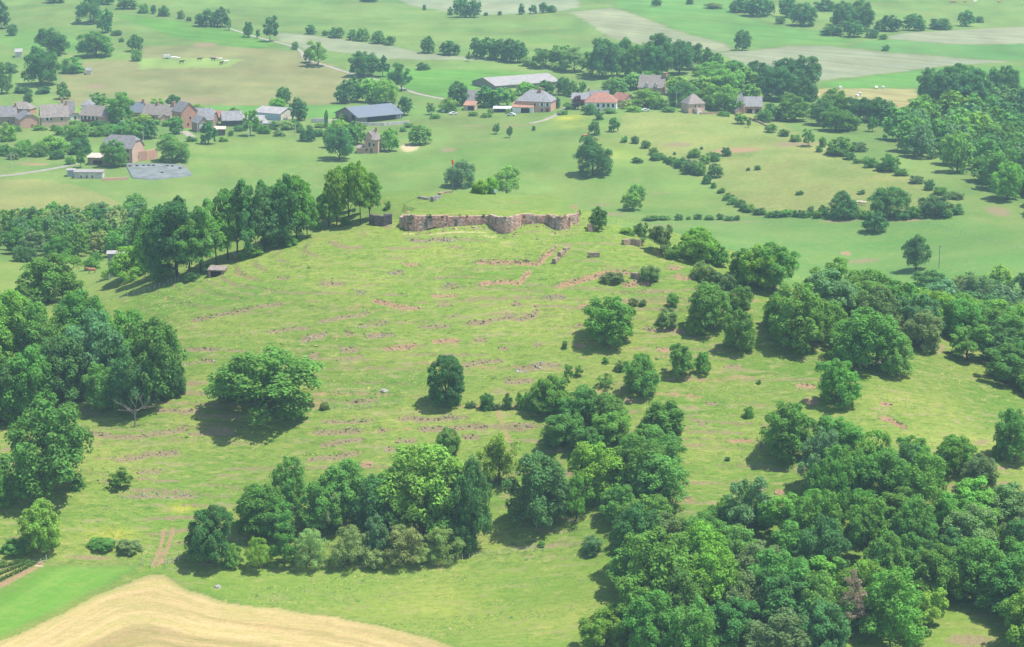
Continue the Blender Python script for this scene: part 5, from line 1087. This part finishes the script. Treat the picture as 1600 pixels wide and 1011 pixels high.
# yard walls
def yard_wall(name, label, pts, hm, mat, thick=.5):
    w = W(pts); Va, Fa = [], []
    for a, b in zip(w[:-1], w[1:]):
        o = len(Va); d = np.array([b[0]-a[0], b[1]-a[1]]); d /= np.linalg.norm(d); n = np.array([-d[1], d[0]])*thick
        za, zb = hz(a[0], a[1]), hz(b[0], b[1])
        Va += [(a[0],a[1],za-.5),(b[0],b[1],zb-.5),(b[0]+n[0],b[1]+n[1],zb-.5),(a[0]+n[0],a[1]+n[1],za-.5),(a[0],a[1],za+hm),(b[0],b[1],zb+hm),(b[0]+n[0],b[1]+n[1],zb+hm),(a[0]+n[0],a[1]+n[1],za+hm)]
        Fa += [tuple(i+o for i in f) for f in [(3,2,1,0),(4,5,6,7),(0,1,5,4),(1,2,6,5),(2,3,7,6),(3,0,4,7)]]
    me = mesh_py(name, Va, Fa, mat); a = me.attributes.new("tone", 'FLOAT', 'FACE'); a.data.foreach_set("value", np.full(len(Fa), .6, np.float32))
    return tag(link(name, me), label, "wall")
yard_wall("yard_wall", "pale concrete wall along the blue-roofed barn yard", [(549,195),(575,197),(600,196.5),(640,194)], 1.6, M_W["concrete"])
yard_wall("yard_wall", "pale silage wall left of the blue-roofed barn", [(486,192),(508,192)], 2.2, M_W["concrete"])
yard_wall("yard_wall", "short pale wall between silage wall and blue-roofed barn", [(509,192),(528,190)], 1.3, M_W["concrete"])
yard_wall("yard_wall", "slanting pink retaining wall right of the pink farmhouse", [(214,252),(230,251),(247,247)], 4.2, M_W["pink"])
yard_wall("yard_wall", "low grey garden wall right of the square dovecote house", [(1094,179),(1124,178)], 1.0, M_W["brown"])
yard_wall("yard_wall", "low stone wall stepping down right of the slate barn", [(1170,185),(1186,192),(1206,202)], .8, M_W["brown"])
yard_wall("yard_wall", "pinkish yard wall under the brown plank shed", [(160,283),(200,281)], 1.2, M_W["pink"])
# ------------------------------------------------------------------ village details on the houses
def find(label_start): return next(o for o in COL.objects if str(o.get("label", "")).startswith(label_start))
th_ = find("tall dark house with two dormers"); rf_ = next(c for c in th_.children if c.name.startswith("roof"))
for sx in (-2.2, 2.6):
    Vd = [(sx-.8,-5.2,3.6),(sx+.8,-5.2,3.6),(sx+.8,-5.2,5.0),(sx-.8,-5.2,5.0),(sx,-5.2,5.8),(sx-.8,-2.4,5.0),(sx+.8,-2.4,5.0),(sx,-2.0,5.8),(sx-.8,-3.2,3.6),(sx+.8,-3.2,3.6)]
    Fd = [(0,1,2,4,3),(1,9,6,2),(0,3,5,8),(3,4,7,5),(2,6,7,4)]
    d_ = link("dormer", mesh_py("dormer", Vd, Fd, M_R["slatel"]), rf_); link("pane", boxes_mesh("pane", [(sx-.45, sx+.45, -5.28, -5.19, 3.9, 4.9)], M_SHUT), d_)
tw_ = find("square stone dovecote"); 
Vs_ = [(-.6,-6.6,-1),(2.6,-6.6,-1),(2.6,-4.3,-1),(-.6,-4.3,-1),(-.6,-6.6,2.6),(2.6,-6.6,0.0),(2.6,-4.3,0.0),(-.6,-4.3,2.6)]
me = mesh_py("stair", Vs_, [(3,2,1,0),(4,5,6,7),(0,1,5,4),(1,2,6,5),(3,0,4,7)], M_W["white"]); link("outside_stair", me, tw_)
pk_ = find("small pink stone house"); Vg = [(-2.2,-4.25,5.6),(.2,-4.25,5.6),(.2,-4.25,8.0),(-1,-4.25,9.6),(-2.2,-4.25,8.0),(-1,-1.2,9.6),(.2,-2.6,8.0),(-2.2,-2.6,8.0)]
me = mesh_py("gable", Vg, [(0,1,2,3,4)], M_W["pink"]); a = me.attributes.new("tone", 'FLOAT', 'FACE'); a.data.foreach_set("value", np.array([.6], np.float32)); link("front_gable", me, pk_)
me = mesh_py("gable_roof", [(v[0]+(-.25 if v[0] < -1 else .25 if v[0] > -1 else 0), v[1]-(.3 if v[1] < -4 else 0), v[2]+.08) for v in Vg], [(2,6,5,3),(4,3,5,7)], M_R["slateb"]); link("gable_roof", me, pk_)
# ------------------------------------------------------------------ roads and lanes
M_ROAD = simple_mat("lane surface", (.27, .25, .225), .12, .4, .95, obj=False); M_DIRTROAD = simple_mat("pale dirt lane", (.30, .27, .22), .15, .4, .95, obj=False)
def road(name, label, pts, wid, mat, lift=.14):
    d = []
    for a, b in zip(pts[:-1], pts[1:]):
        for k in range(6): d.append((a[0]+(b[0]-a[0])*k/6, a[1]+(b[1]-a[1])*k/6))
    d.append(pts[-1]); w = W(d)[:, :2]
    for _ in range(3): w[1:-1] = (w[:-2]+w[1:-1]*2+w[2:])/4
    t = np.gradient(w, axis=0); t /= np.linalg.norm(t, axis=1, keepdims=True); n = np.stack([-t[:, 1], t[:, 0]], -1)
    Vr, Fr = [], []; cols = [-.62, -.5, 0, .5, .62]
    zc = h_full(w[:, 0], w[:, 1])
    Q = (w[:, None]+n[:, None]*np.array(cols)[None, :, None]*wid).reshape(-1, 2); Z = h_full(Q[:, 0], Q[:, 1])
    for i, (q, z_) in enumerate(zip(Q, Z)): Vr.append((q[0], q[1], z_+(lift if abs(cols[i % 5]) < .6 else -.1)))
    for i in range(len(w)-1):
        for c in range(4): Fr.append((i*5+c, i*5+c+1, (i+1)*5+c+1, (i+1)*5+c))
    o = link(name, mesh_py(name, Vr, Fr, mat)); tag(o, label, None, None, "structure"); return o
road("lane", "pale grey lane curving below the left village", [(-60,282),(0,275),(30,272),(55,268),(80,264),(105,259),(122,256)], 2.4, M_ROAD)
road("road", "pale road winding down the upper fields to the village", [(352,42),(390,55),(424,64),(453,71),(470,79),(476,92),(498,99),(525,108),(557,117),(590,125),(620,135),(643,144),(667,150),(694,155)], 2.3, M_DIRTROAD)
road("lane", "pale lane running past the manor into the meadow", [(884,168),(876,175),(866,182),(850,188),(832,192),(826,193)], 2.2, M_DIRTROAD)
road("path", "pale yard track beside the tall red house", [(287,205),(295,210),(301,216)], 3.5, M_DIRTROAD)
# ------------------------------------------------------------------ silage clamp with tyres
def silage():
    pl = [(193,256),(225,256),(262,257),(288,259),(303,274),(285,277),(258,280),(236,282),(205,279)]; w = W(pl); c = w.mean(0); Vv, Fv = [], []; rings = [1.0, .96, .8, .5, .2]; hs = [-.3, .45, .7, .85, .9]; n = 72
    per = np.vstack([w, w[:1]]); L = np.r_[0, np.cumsum(np.hypot(np.diff(per[:, 0]), np.diff(per[:, 1])))]
    rq = random.Random(5)
    for f, h in zip(rings, hs):
        for k in range(n):
            s = L[-1]*k/n; x_ = np.interp(s, L, per[:, 0]); y_ = np.interp(s, L, per[:, 1]); gx, gy = c[0]+(x_-c[0])*f, c[1]+(y_-c[1])*f
            Vv.append([gx, gy, h+rq.uniform(-.06, .06)])
    for q, z_ in zip(Vv, h_full([q[0] for q in Vv], [q[1] for q in Vv])): q[2] += z_
    for r_ in range(len(rings)-1):
        for k in range(n): Fv.append((r_*n+k, r_*n+(k+1) % n, (r_+1)*n+(k+1) % n, (r_+1)*n+k))
    Fv.append(tuple((len(rings)-1)*n+k for k in range(n)))
    m = simple_mat("grey silage sheet", (.165, .185, .18), .2, .25, .95, .3, obj=False)
    o = link("silage_clamp", mesh_py("silage_clamp", Vv, Fv, m)); tag(o, "large silage clamp under a pale blue-grey sheet", "silage clamp")
    mt = simple_mat("tyre rubber", (.02, .02, .02), .2, 3)
    Vt, Ft = [], []
    for i in range(12):
        for j in range(6):
            A = 2*math.pi*i/12; B_ = 2*math.pi*j/6; Vt.append(((.42+.14*math.cos(B_))*math.cos(A), (.42+.14*math.cos(B_))*math.sin(A), .14*math.sin(B_)))
    for i in range(12):
        for j in range(6): Ft.append((i*6+j, ((i+1) % 12)*6+j, ((i+1) % 12)*6+(j+1) % 6, i*6+(j+1) % 6))
    tm = mesh_py("tyre", Vt, Ft, mt)
    us = [(204,258.5),(215,258),(225,258),(233,258),(241,258),(270,259),(254,269),(262,258.5),(282,262)]
    for k, (u, v) in enumerate(us):
        p = P1(u, v+3); t = link("tyre", tm); t.location = (p[0], p[1]-1.2, hz(p[0], p[1])+.9); t.scale = (1.25,)*3
        tag(t, "black tyre lying on the silage sheet, "+ordinal(sorted(us).index((u, v)), len(us)), "tyre", "tyres weighing down the silage sheet")
silage()
# ------------------------------------------------------------------ cattle
M_COW = {c: simple_mat(c+" cow hide", v, .12, 1.5) for c, v in {"brown": (.42, .20, .10), "white": (.80, .76, .68), "dark": (.06, .05, .05), "cream": (.66, .55, .42)}.items()}
def cow_mesh():
    secs = [(-1.05,.95,.06,.06),(-1.0,1.05,.26,.24),(-.6,1.02,.34,.36),(0,.96,.36,.40),(.5,1.0,.33,.38),(.85,1.08,.24,.30),(1.1,1.22,.15,.20),(1.35,1.32,.13,.16),(1.55,1.26,.12,.13),(1.8,1.08,.07,.08)]
    Vc, Fc = [], []; n = 10
    for x_, z_, ry, rz in secs:
        for k in range(n): t = 2*math.pi*k/n; Vc.append((x_, math.cos(t)*ry, z_+math.sin(t)*rz))
    for i in range(len(secs)-1):
        for k in range(n): Fc.append((i*n+k, i*n+(k+1) % n, (i+1)*n+(k+1) % n, (i+1)*n+k))
    Fc.append(tuple(range(n))[::-1]); Fc.append(tuple((len(secs)-1)*n+k for k in range(n)))
    for x_, y_ in ((-.85,-.2),(-.85,.2),(.6,-.18),(.6,.18)):
        a, b = tube([(x_, y_, .85), (x_-.03, y_, .45), (x_+.02, y_, -.05)], [.14, .075, .06], 6); o = len(Vc); Vc += [tuple(q) for q in a]; Fc += [tuple(i+o for i in f) for f in b]
    a, b = tube([(-1.05,0,1.15),(-1.18,0,.9),(-1.16,0,.45)], [.04,.03,.03], 5); o = len(Vc); Vc += [tuple(q) for q in a]; Fc += [tuple(i+o for i in f) for f in b]
    for sg in (-1, 1):
        a, b = tube([(1.45,sg*.1,1.40),(1.42,sg*.32,1.38)], [.06,.02], 5); o = len(Vc); Vc += [tuple(q) for q in a]; Fc += [tuple(i+o for i in f) for f in b]
    return Vc, Fc
_cv, _cf = cow_mesh(); COWM = {c: mesh_py("cow", _cv, _cf, m) for c, m in M_COW.items()}
def cow(u, v, c, rz, label, s=1.15):
    p = P1(u, v); o = link("cow", COWM[c]); o.location = (p[0], p[1], hz(p[0], p[1])); o.rotation_euler = (0, 0, rz); o.scale = (s,)*3; tag(o, label, "cow", "grazing cattle")
cl = [(271,93,"white",.3),(278,94,"white",3.0),(284,99,"dark",.5),(312,95,"dark",.2),(333,95,"dark",2.8),(339,94,"brown",.1),(344,95,"white",3.3),(346,101,"dark",1.0),(353,99,"white",.4)]
for i, (u, v, c, r_) in enumerate(cl):
    same = sorted(q[0] for q in cl if q[2] == c); od = ordinal(same.index(u), len(same)); cow(u, v, c, r_, f"{c} cow standing on the tan pasture"+(f", {od}" if od else ""), 1.3)
cow(143,427,"brown",3.0,"brown cow left of the tall grey-blue shed", 1.2)
cow(914,215,"brown",.3,"brown cow left of the round bush in the upper meadow"); cow(931,221,"brown",2.9,"brown cow above the big oak in the upper meadow")
cow(1341,320,"cream",.2,"cream cow by the knoll hedge, left of the pair"); cow(1349,321,"cream",3.0,"cream cow by the knoll hedge, right of the pair")
for u, c, lb in ((1487,"brown","brown cow at the top right edge, leftmost"),(1492,"brown","brown cow at the top right edge, second from left"),(1508,"brown","brown cow beside the white cow at the top edge"),(1523,"white","white cow at the top right edge"),(1561,"brown","brown cow farthest right at the top edge")):
    cow(u, 5, c, .4, lb, 1.3)
# ------------------------------------------------------------------ wrapped bales
M_BALE = simple_mat("white bale wrap", (.80, .80, .80), .05, 2, .4)
Vb, Fb = [], []
for x_, r_ in ((-.62,.0),(-.62,.52),(-.55,.64),(.55,.64),(.62,.52),(.62,.0)):
    for k in range(14): t = 2*math.pi*k/14; Vb.append((x_, math.cos(t)*max(r_, .01), .64+math.sin(t)*max(r_, .01)))
for i in range(5):
    for k in range(14): Fb.append((i*14+k, i*14+(k+1) % 14, (i+1)*14+(k+1) % 14, (i+1)*14+k))
_bm = mesh_py("bale", Vb, Fb, M_BALE)
for u, v, lb in ((1313,139,"white wrapped bale on the hay field, upper left"),(1369,139,"white wrapped bale on the hay field, left of the right pair"),(1380,139,"white wrapped bale on the hay field, right of the right pair"),(1339,152,"white wrapped bale at the front of the hay field"),(1344,149,"white wrapped bale behind the front bale")):
    p = P1(u, v); o = link("hay_bale", _bm); o.location = (p[0], p[1], hz(p[0], p[1])-.05); o.rotation_euler = (0, 0, u*.7); o.scale = (1.25,)*3; tag(o, lb, "hay bale", "wrapped bales on the hay field")
# ------------------------------------------------------------------ cars and the trailer
M_CAR = simple_mat("white car paint", (.78, .78, .78), .03, 1, .3); M_TYRE = simple_mat("tyre", (.02, .02, .02), .1, 2)
_prof = [(-2.1,.35),(-2.1,.85),(-1.9,.95),(-1.3,1.0),(-.7,1.45),(.6,1.48),(1.3,1.0),(2.0,.9),(2.1,.6),(2.1,.35)]
Vc = [(x_, -.85, z_) for x_, z_ in _prof]+[(x_, .85, z_) for x_, z_ in _prof]; n = len(_prof); Fc = [tuple(range(n)), tuple(range(2*n-1, n-1, -1))]+[(i+1, i, i+n, i+1+n) for i in range(n-1)]+[(0, n-1, 2*n-1, n)]
_car = mesh_py("body", Vc, Fc, M_CAR)
_gl = mesh_py("windows", [(-.95,-.87,1.03),(.95,-.87,1.03),(.5,-.87,1.38),(-.65,-.87,1.38),(-.95,.87,1.03),(.95,.87,1.03),(.5,.87,1.38),(-.65,.87,1.38)], [(0,1,2,3),(7,6,5,4)], M_PANE)
_wv, _wf = tube([(0,-.12,0),(0,.12,0)], [.33,.33], 12); _wh = mesh_py("wheel", _wv, _wf+[tuple(range(12)), tuple(range(12, 24))], M_TYRE)
def car(u, v, rz, label):
    p = P1(u, v); r_ = empty("car", (p[0], p[1], hz(p[0], p[1])), rz); tag(r_, label, "car", "white cars in the village"); link("body", _car, r_); link("window", _gl, r_)
    for x_ in (-1.35, 1.35):
        for y_ in (-.78, .78): w_ = link("wheel", _wh, r_); w_.location = (x_, y_, .33)
car(708,179,.3,"white car parked left of the open shed with orange roof"); car(799,181,2.9,"white car parked in front of the low metal-roofed shed"); car(1008,174,.2,"white car parked right of the white red-roofed house"); car(695,175,1.2,"white car beside the bright bush left of the open shed")
p = P1(261, 92); tr_ = empty("trailer", (p[0], p[1], hz(p[0], p[1])), .1); tag(tr_, "long white livestock trailer on the tan pasture", "trailer")
boxes("body", [(-1.9,1.9,-.9,.9,.7,2.3)], M_CAR, tr_); boxes("drawbar", [(1.9,3.0,-.08,.08,.6,.72)], M_TYRE, tr_)
for y_ in (-.95, .95):
    for x_ in (-.4, .4): w_ = link("wheel", _wh, tr_); w_.location = (x_, y_, .33)
# ------------------------------------------------------------------ poles, windsock, fences
M_POLE = simple_mat("concrete pole", (.55, .52, .47), .1, 1); M_WPOLE = simple_mat("wooden pole", (.20, .17, .14), .2, 2); M_ORANGE = simple_mat("orange cloth", (.75, .16, .05), .08, 2)
def pole(u, v, hpx, label, mat=M_POLE, r=.16, arm=False):
    p = P1(u, v); k = pxm(p[1]); h = hpx/k; z_ = hz(p[0], p[1]); root = empty("utility_pole", (p[0], p[1], z_)); tag(root, label, "utility pole", "poles")
    link("post", tubes_mesh("post", [([(0,0,-.5),(0,0,h)], [r, r*.65], 8)], mat), root)
    boxes("crossarm", [(-.7,.7,-.06,.06,h-.5,h-.38)], mat, root)
    if arm: boxes("lamp_head", [(-.3,1.3,-.15,.15,h-.1,h+.06)], M_SHUT, root)
pole(1056.5,169,25,"pale utility pole left of the square dovecote house"); pole(1467,419,36,"thin dark pole in the lower right pasture", M_WPOLE, .13); pole(282,215,15,"pale pole below the tall red house"); pole(309,208,18,"pale pole in front of the boarded barn"); pole(389,216,22,"pale pole beside the bright ash in the village"); pole(462,215,20,"pale pole right of the grey barn"); pole(190,213,24,"street lamp post above the slate farmhouse",M_POLE,.14,True); pole(224,222,18,"thin pole in the scrub below the left village"); pole(620,184,22,"thin pole at the right end of the blue-roofed barn"); pole(18,262,22,"thin pole by the lane at far left"); pole(128,238,20,"thin pole above the lane shed"); pole(870,152,14,"white pole behind the manor")
p = P1(707, 305); k = pxm(p[1]); ws_ = empty("windsock", (p[0], p[1], hz(p[0], p[1]))); tag(ws_, "tall thin pole with an orange windsock on the castle mound", "windsock")
hh = 53/k; link("pole", tubes_mesh("pole", [([(0,0,-.4),(0,0,hh)], [.09, .05], 7)], M_WPOLE), ws_)
link("sock", tubes_mesh("sock", [([(0.05,0,hh-.15),(.18,0,hh-.6),(.25,0,hh-1.1),(.27,0,hh-1.5)], [.34,.30,.24,.16], 10)], M_ORANGE), ws_)
bd_ = P1(774, 311); sb_ = empty("signboard", (bd_[0], bd_[1], hz(bd_[0], bd_[1]))); tag(sb_, "small white board on the castle mound below the bright tree", "board"); boxes("panel", [(-.35,.35,-.04,.04,.5,1.5)], M_SHUT, sb_); boxes("post", [(-.05,.05,.05,.13,-.3,1.4)], M_WPOLE, sb_)
sp_ = P1(902, 338); st_ = empty("signboard", (sp_[0], sp_[1]+1.0, _cz-.3)); tag(st_, "thin white marker post on the right end of the castle wall", "post"); boxes("post", [(-.07,.07,-.07,.07,-.2,1.7)], M_SHUT, st_)
def fence(label, pts, n, hgt=1.25, mat=M_WPOLE, r=.07):
    d = [(np.interp(t, np.linspace(0, 1, len(pts)), [q[0] for q in pts]), np.interp(t, np.linspace(0, 1, len(pts)), [q[1] for q in pts])) for t in np.linspace(0, 1, n)]; w = W(d); zz = h_full(w[:, 0], w[:, 1]); root = empty("fence", (w[0, 0], w[0, 1], zz[0])); tag(root, label, "fence"); rq = random.Random(n)
    for q, z_ in zip(w, zz):
        o = link("post", tubes_mesh("post", [([(0,0,-.4),(rq.uniform(-.08,.08),0,hgt*rq.uniform(.85,1.1))], [r, r*.85], 6)], mat), root); o.location = (q[0]-w[0,0], q[1]-w[0,1], z_-zz[0])
    for hz_ in (.5, 1.0):
        o = link("wire", tubes_mesh("wire", [([(q[0]-w[0,0], q[1]-w[0,1], z_-zz[0]+hz_) for q, z_ in zip(w, zz)], [.012]*len(w), 4)], mat), root)
M_PPOST = simple_mat("grey weathered post", (.48, .45, .41), .15, 2)
fence("row of pale fence posts beside the big oak on the hill", [(512,640),(545,638),(580,637),(622,633)], 9, 1.3, M_PPOST)
fence("row of fence posts below the willows at the hill foot", [(697,880),(720,874),(760,869),(800,866),(850,862)], 16, 1.2, M_PPOST)
fence("fence along the edge of the smooth meadow left of the hill", [(182,470),(220,459),(255,448),(280,438)], 14, 1.2, M_PPOST)
fence("fence climbing the lower right pasture", [(1430,345),(1480,358),(1530,372),(1600,392)], 22, 1.2, M_PPOST)
fence("leaning pale gate posts beside the rutted track", [(222,884),(236,886)], 2, 1.5, M_PPOST, .1)
fence("short broken fence right of the rutted track", [(258,881),(265,880),(279,877)], 4, 1.5, M_PPOST, .1)
fence("pale fence post and wire at the corner of the garden plot", [(72,878),(64,882)], 2, 1.4, M_PPOST, .1)
fence("small fence below the path on the middle slope", [(774,636),(780,637),(786,638)], 4, 1.2, M_PPOST)
# ------------------------------------------------------------------ dead trees, garden rows
def dead_tree(u, v, hpx, label, seed):
    p = P1(u, v); k = pxm(p[1]); h = hpx/k; rq = random.Random(seed); parts = []
    def grow(a, d, ln, r, lev):
        b = a+d*ln; m = a+d*ln*.5+Vector((rq.uniform(-.1,.1), rq.uniform(-.1,.1), 0))*ln; parts.append(([a, m, b], [r, r*.8, r*.55], 5))
        if lev == 0: return
        for i in range(rq.choice((2, 3))):
            q = (d+Vector((rq.gauss(0,.6), rq.gauss(0,.5), rq.gauss(.05,.35)))).normalized(); grow(b if i else m, q, ln*rq.uniform(.55,.8), r*.55, lev-1)
    root = empty("dead_tree", (p[0], p[1], hz(p[0], p[1]))); tag(root, label, "dead tree")
    tr0 = [([Vector((0,0,-.4)), Vector((.1,0,h*.22)), Vector((0,0,h*.45))], [.22,.18,.13], 7)]
    for q in (Vector((-.9,0,.75)), Vector((.9,.1,.35)), Vector((.35,-.2,1.5)), Vector((-.6,.2,.4)), Vector((.8,0,.8))): grow(Vector((rq.uniform(-.05,.05),0,h*rq.uniform(.2,.42))), q.normalized(), h*.30, .10, 2)
    link("trunk", tubes_mesh("trunk", tr0, M_DEADWOOD), root); link("branches", tubes_mesh("branches", parts, M_DEADWOOD), root)
dead_tree(211,668,66,"bare pale dead tree at the foot of the left wood",3)
dead_tree(1188,700,22,"small bare dead shrub above the red earth bank",5)
dead_tree(1130,822,40,"grey bare branches at the edge of the lower right wood",9)
for i, (a, b) in enumerate([((-20,893),(38,878)),((-20,906),(46,879)),((-25,922),(56,880)),((-60,905),(10,879))]):
    w = W([(a[0]+(b[0]-a[0])*t, a[1]+(b[1]-a[1])*t) for t in np.linspace(0, 1, 14)]); spots = []; rq = random.Random(i)
    for q0, q1 in zip(w[:-1], w[1:]):
        for t in (0, .33, .66): x_, y_ = q0[0]+(q1[0]-q0[0])*t, q0[1]+(q1[1]-q0[1])*t; spots.append((x_, y_, hz(x_, y_)+.3, rq.uniform(.35, .6), 22))
    o = ivy(None, "vine_row", spots, rq); o.color = (.10, .20, .04, 1); tag(o, "leafy green row in the brown garden plot, "+["back row", "third row", "front row", "farthest left"][i], "crop row", "rows in the garden plot")
# ------------------------------------------------------------------ grass tufts and weeds over the rough slopes
def tufts():
    r = np.random.default_rng(77); n = 150000
    y_ = r.uniform(384, 585, n); a_ = r.uniform(-.245, .245, n); x_ = a_*y_
    f1 = fbm(x_/12, y_/2.8, 201, 4)*.5+.5; f2 = fbm(x_/40, y_/25, 202, 2)*.5+.5
    keepm = r.random(n) < sstep(.50, .66, f1)*(.25+.75*sstep(.35, .6, f2))
    m_s = inside(FW[[f[0] for f in FIELDS].index("straw_field")], x_, y_)
    for f, w in zip(FIELDS, FW):
        if f[0] in ("crop_field", "straw_field", "garden_plot"): keepm &= ~inside(w, x_, y_)
    keepm &= ~inside(CASPOLY, x_, y_)
    x_, y_ = x_[keepm], y_[keepm]
    # extra ones along the terrace lines
    ex, ey = [], []
    for t, w in zip(TER, TERW):
        if not t[3]: continue
        for q0, q1 in zip(w[:-1], w[1:]):
            m = max(1, int(math.hypot(*(q1-q0)[:2])*2.5)); tt = r.random(m); ex += list(q0[0]+(q1[0]-q0[0])*tt+r.normal(0, .3, m)); ey += list(q0[1]+(q1[1]-q0[1])*tt+r.normal(.5, .7, m))
    x_ = np.r_[x_, ex]; y_ = np.r_[y_, ey]; n = len(x_); z_ = h_full(x_, y_)
    kind = r.random(n); kind = np.where(fbm(x_/14, y_/6, 205, 3) > .12, kind*.8, kind)
    s = r.uniform(.12, .27, n)*np.where(r.random(n) < .015, 2.0, 1.0)
    green = np.array([.135, .215, .042]); dk = np.array([.095, .175, .04]); dry = np.array([.27, .26, .09]); yel = np.array([.22, .27, .055])
    col = np.where((kind < .30)[:, None], dk, np.where((kind < .68)[:, None], green, np.where((kind < .86)[:, None], yel, dry)))*r.uniform(.8, 1.2, (n, 1))
    Vv = np.empty((n, 5, 3)); an = r.uniform(0, 6.28, n)
    for j in range(4):
        a0 = an+j*1.57; q = s*r.uniform(.7, 1.3, n); Vv[:, j] = np.stack([x_+np.cos(a0)*q*1.3, y_+np.sin(a0)*q, z_-.06], -1)
    Vv[:, 4] = np.stack([x_+r.normal(0, .3, n)*s, y_+r.normal(0, .3, n)*s, z_+s*r.uniform(.35, .95, n)], -1)
    o = np.arange(n)[:, None]*5
    Ff = np.concatenate([o+np.array([[0,1,4]]), o+np.array([[1,2,4]]), o+np.array([[2,3,4]]), o+np.array([[3,0,4]])], 0)
    me = mesh_np("grass_tufts", Vv.reshape(-1, 3), Ff, None); k = NT("grass tufts"); k.ln(k.attr("lc").outputs["Color"], k.b.inputs["Base Color"]); k.b.inputs["Roughness"].default_value = 1.0; k.b.inputs["Specular IOR Level"].default_value = .05; me.materials.append(k.m)
    a = me.attributes.new("lc", 'FLOAT_COLOR', 'FACE'); a.data.foreach_set("color", np.tile(np.c_[col, np.ones(n)], (4, 1)).astype(np.float32).ravel())
    tag(link("grass_tufts", me), "rough grass tufts and dry stalks all over the hill", "grass", None, "stuff")
tufts()
# ------------------------------------------------------------------ the air
def build_haze():
    x0, x1, y0, y1, z0, z1 = -1500, 1500, -30, 3400, -60, 260
    Vh = [(x0,y0,z0),(x1,y0,z0),(x1,y1,z0),(x0,y1,z0),(x0,y0,z1),(x1,y0,z1),(x1,y1,z1),(x0,y1,z1)]
    Fh = [(0,3,2,1),(4,5,6,7),(0,1,5,4),(1,2,6,5),(2,3,7,6),(3,0,4,7)]
    m = bpy.data.materials.new("haze"); m.use_nodes = True; n = m.node_tree.nodes; n.clear()
    out = n.new("ShaderNodeOutputMaterial"); v = n.new("ShaderNodeVolumePrincipled")
    v.inputs["Color"].default_value = (.58, .82, 1.0, 1); v.inputs["Density"].default_value = HAZE; v.inputs["Anisotropy"].default_value = 0.0
    m.node_tree.links.new(v.outputs[0], out.inputs["Volume"])
    o = link("haze", mesh_py("haze", Vh, Fh, m)); tag(o, "thin pale summer haze over the whole valley", "haze", None, "stuff")
HAZE = 0.00014
build_haze()
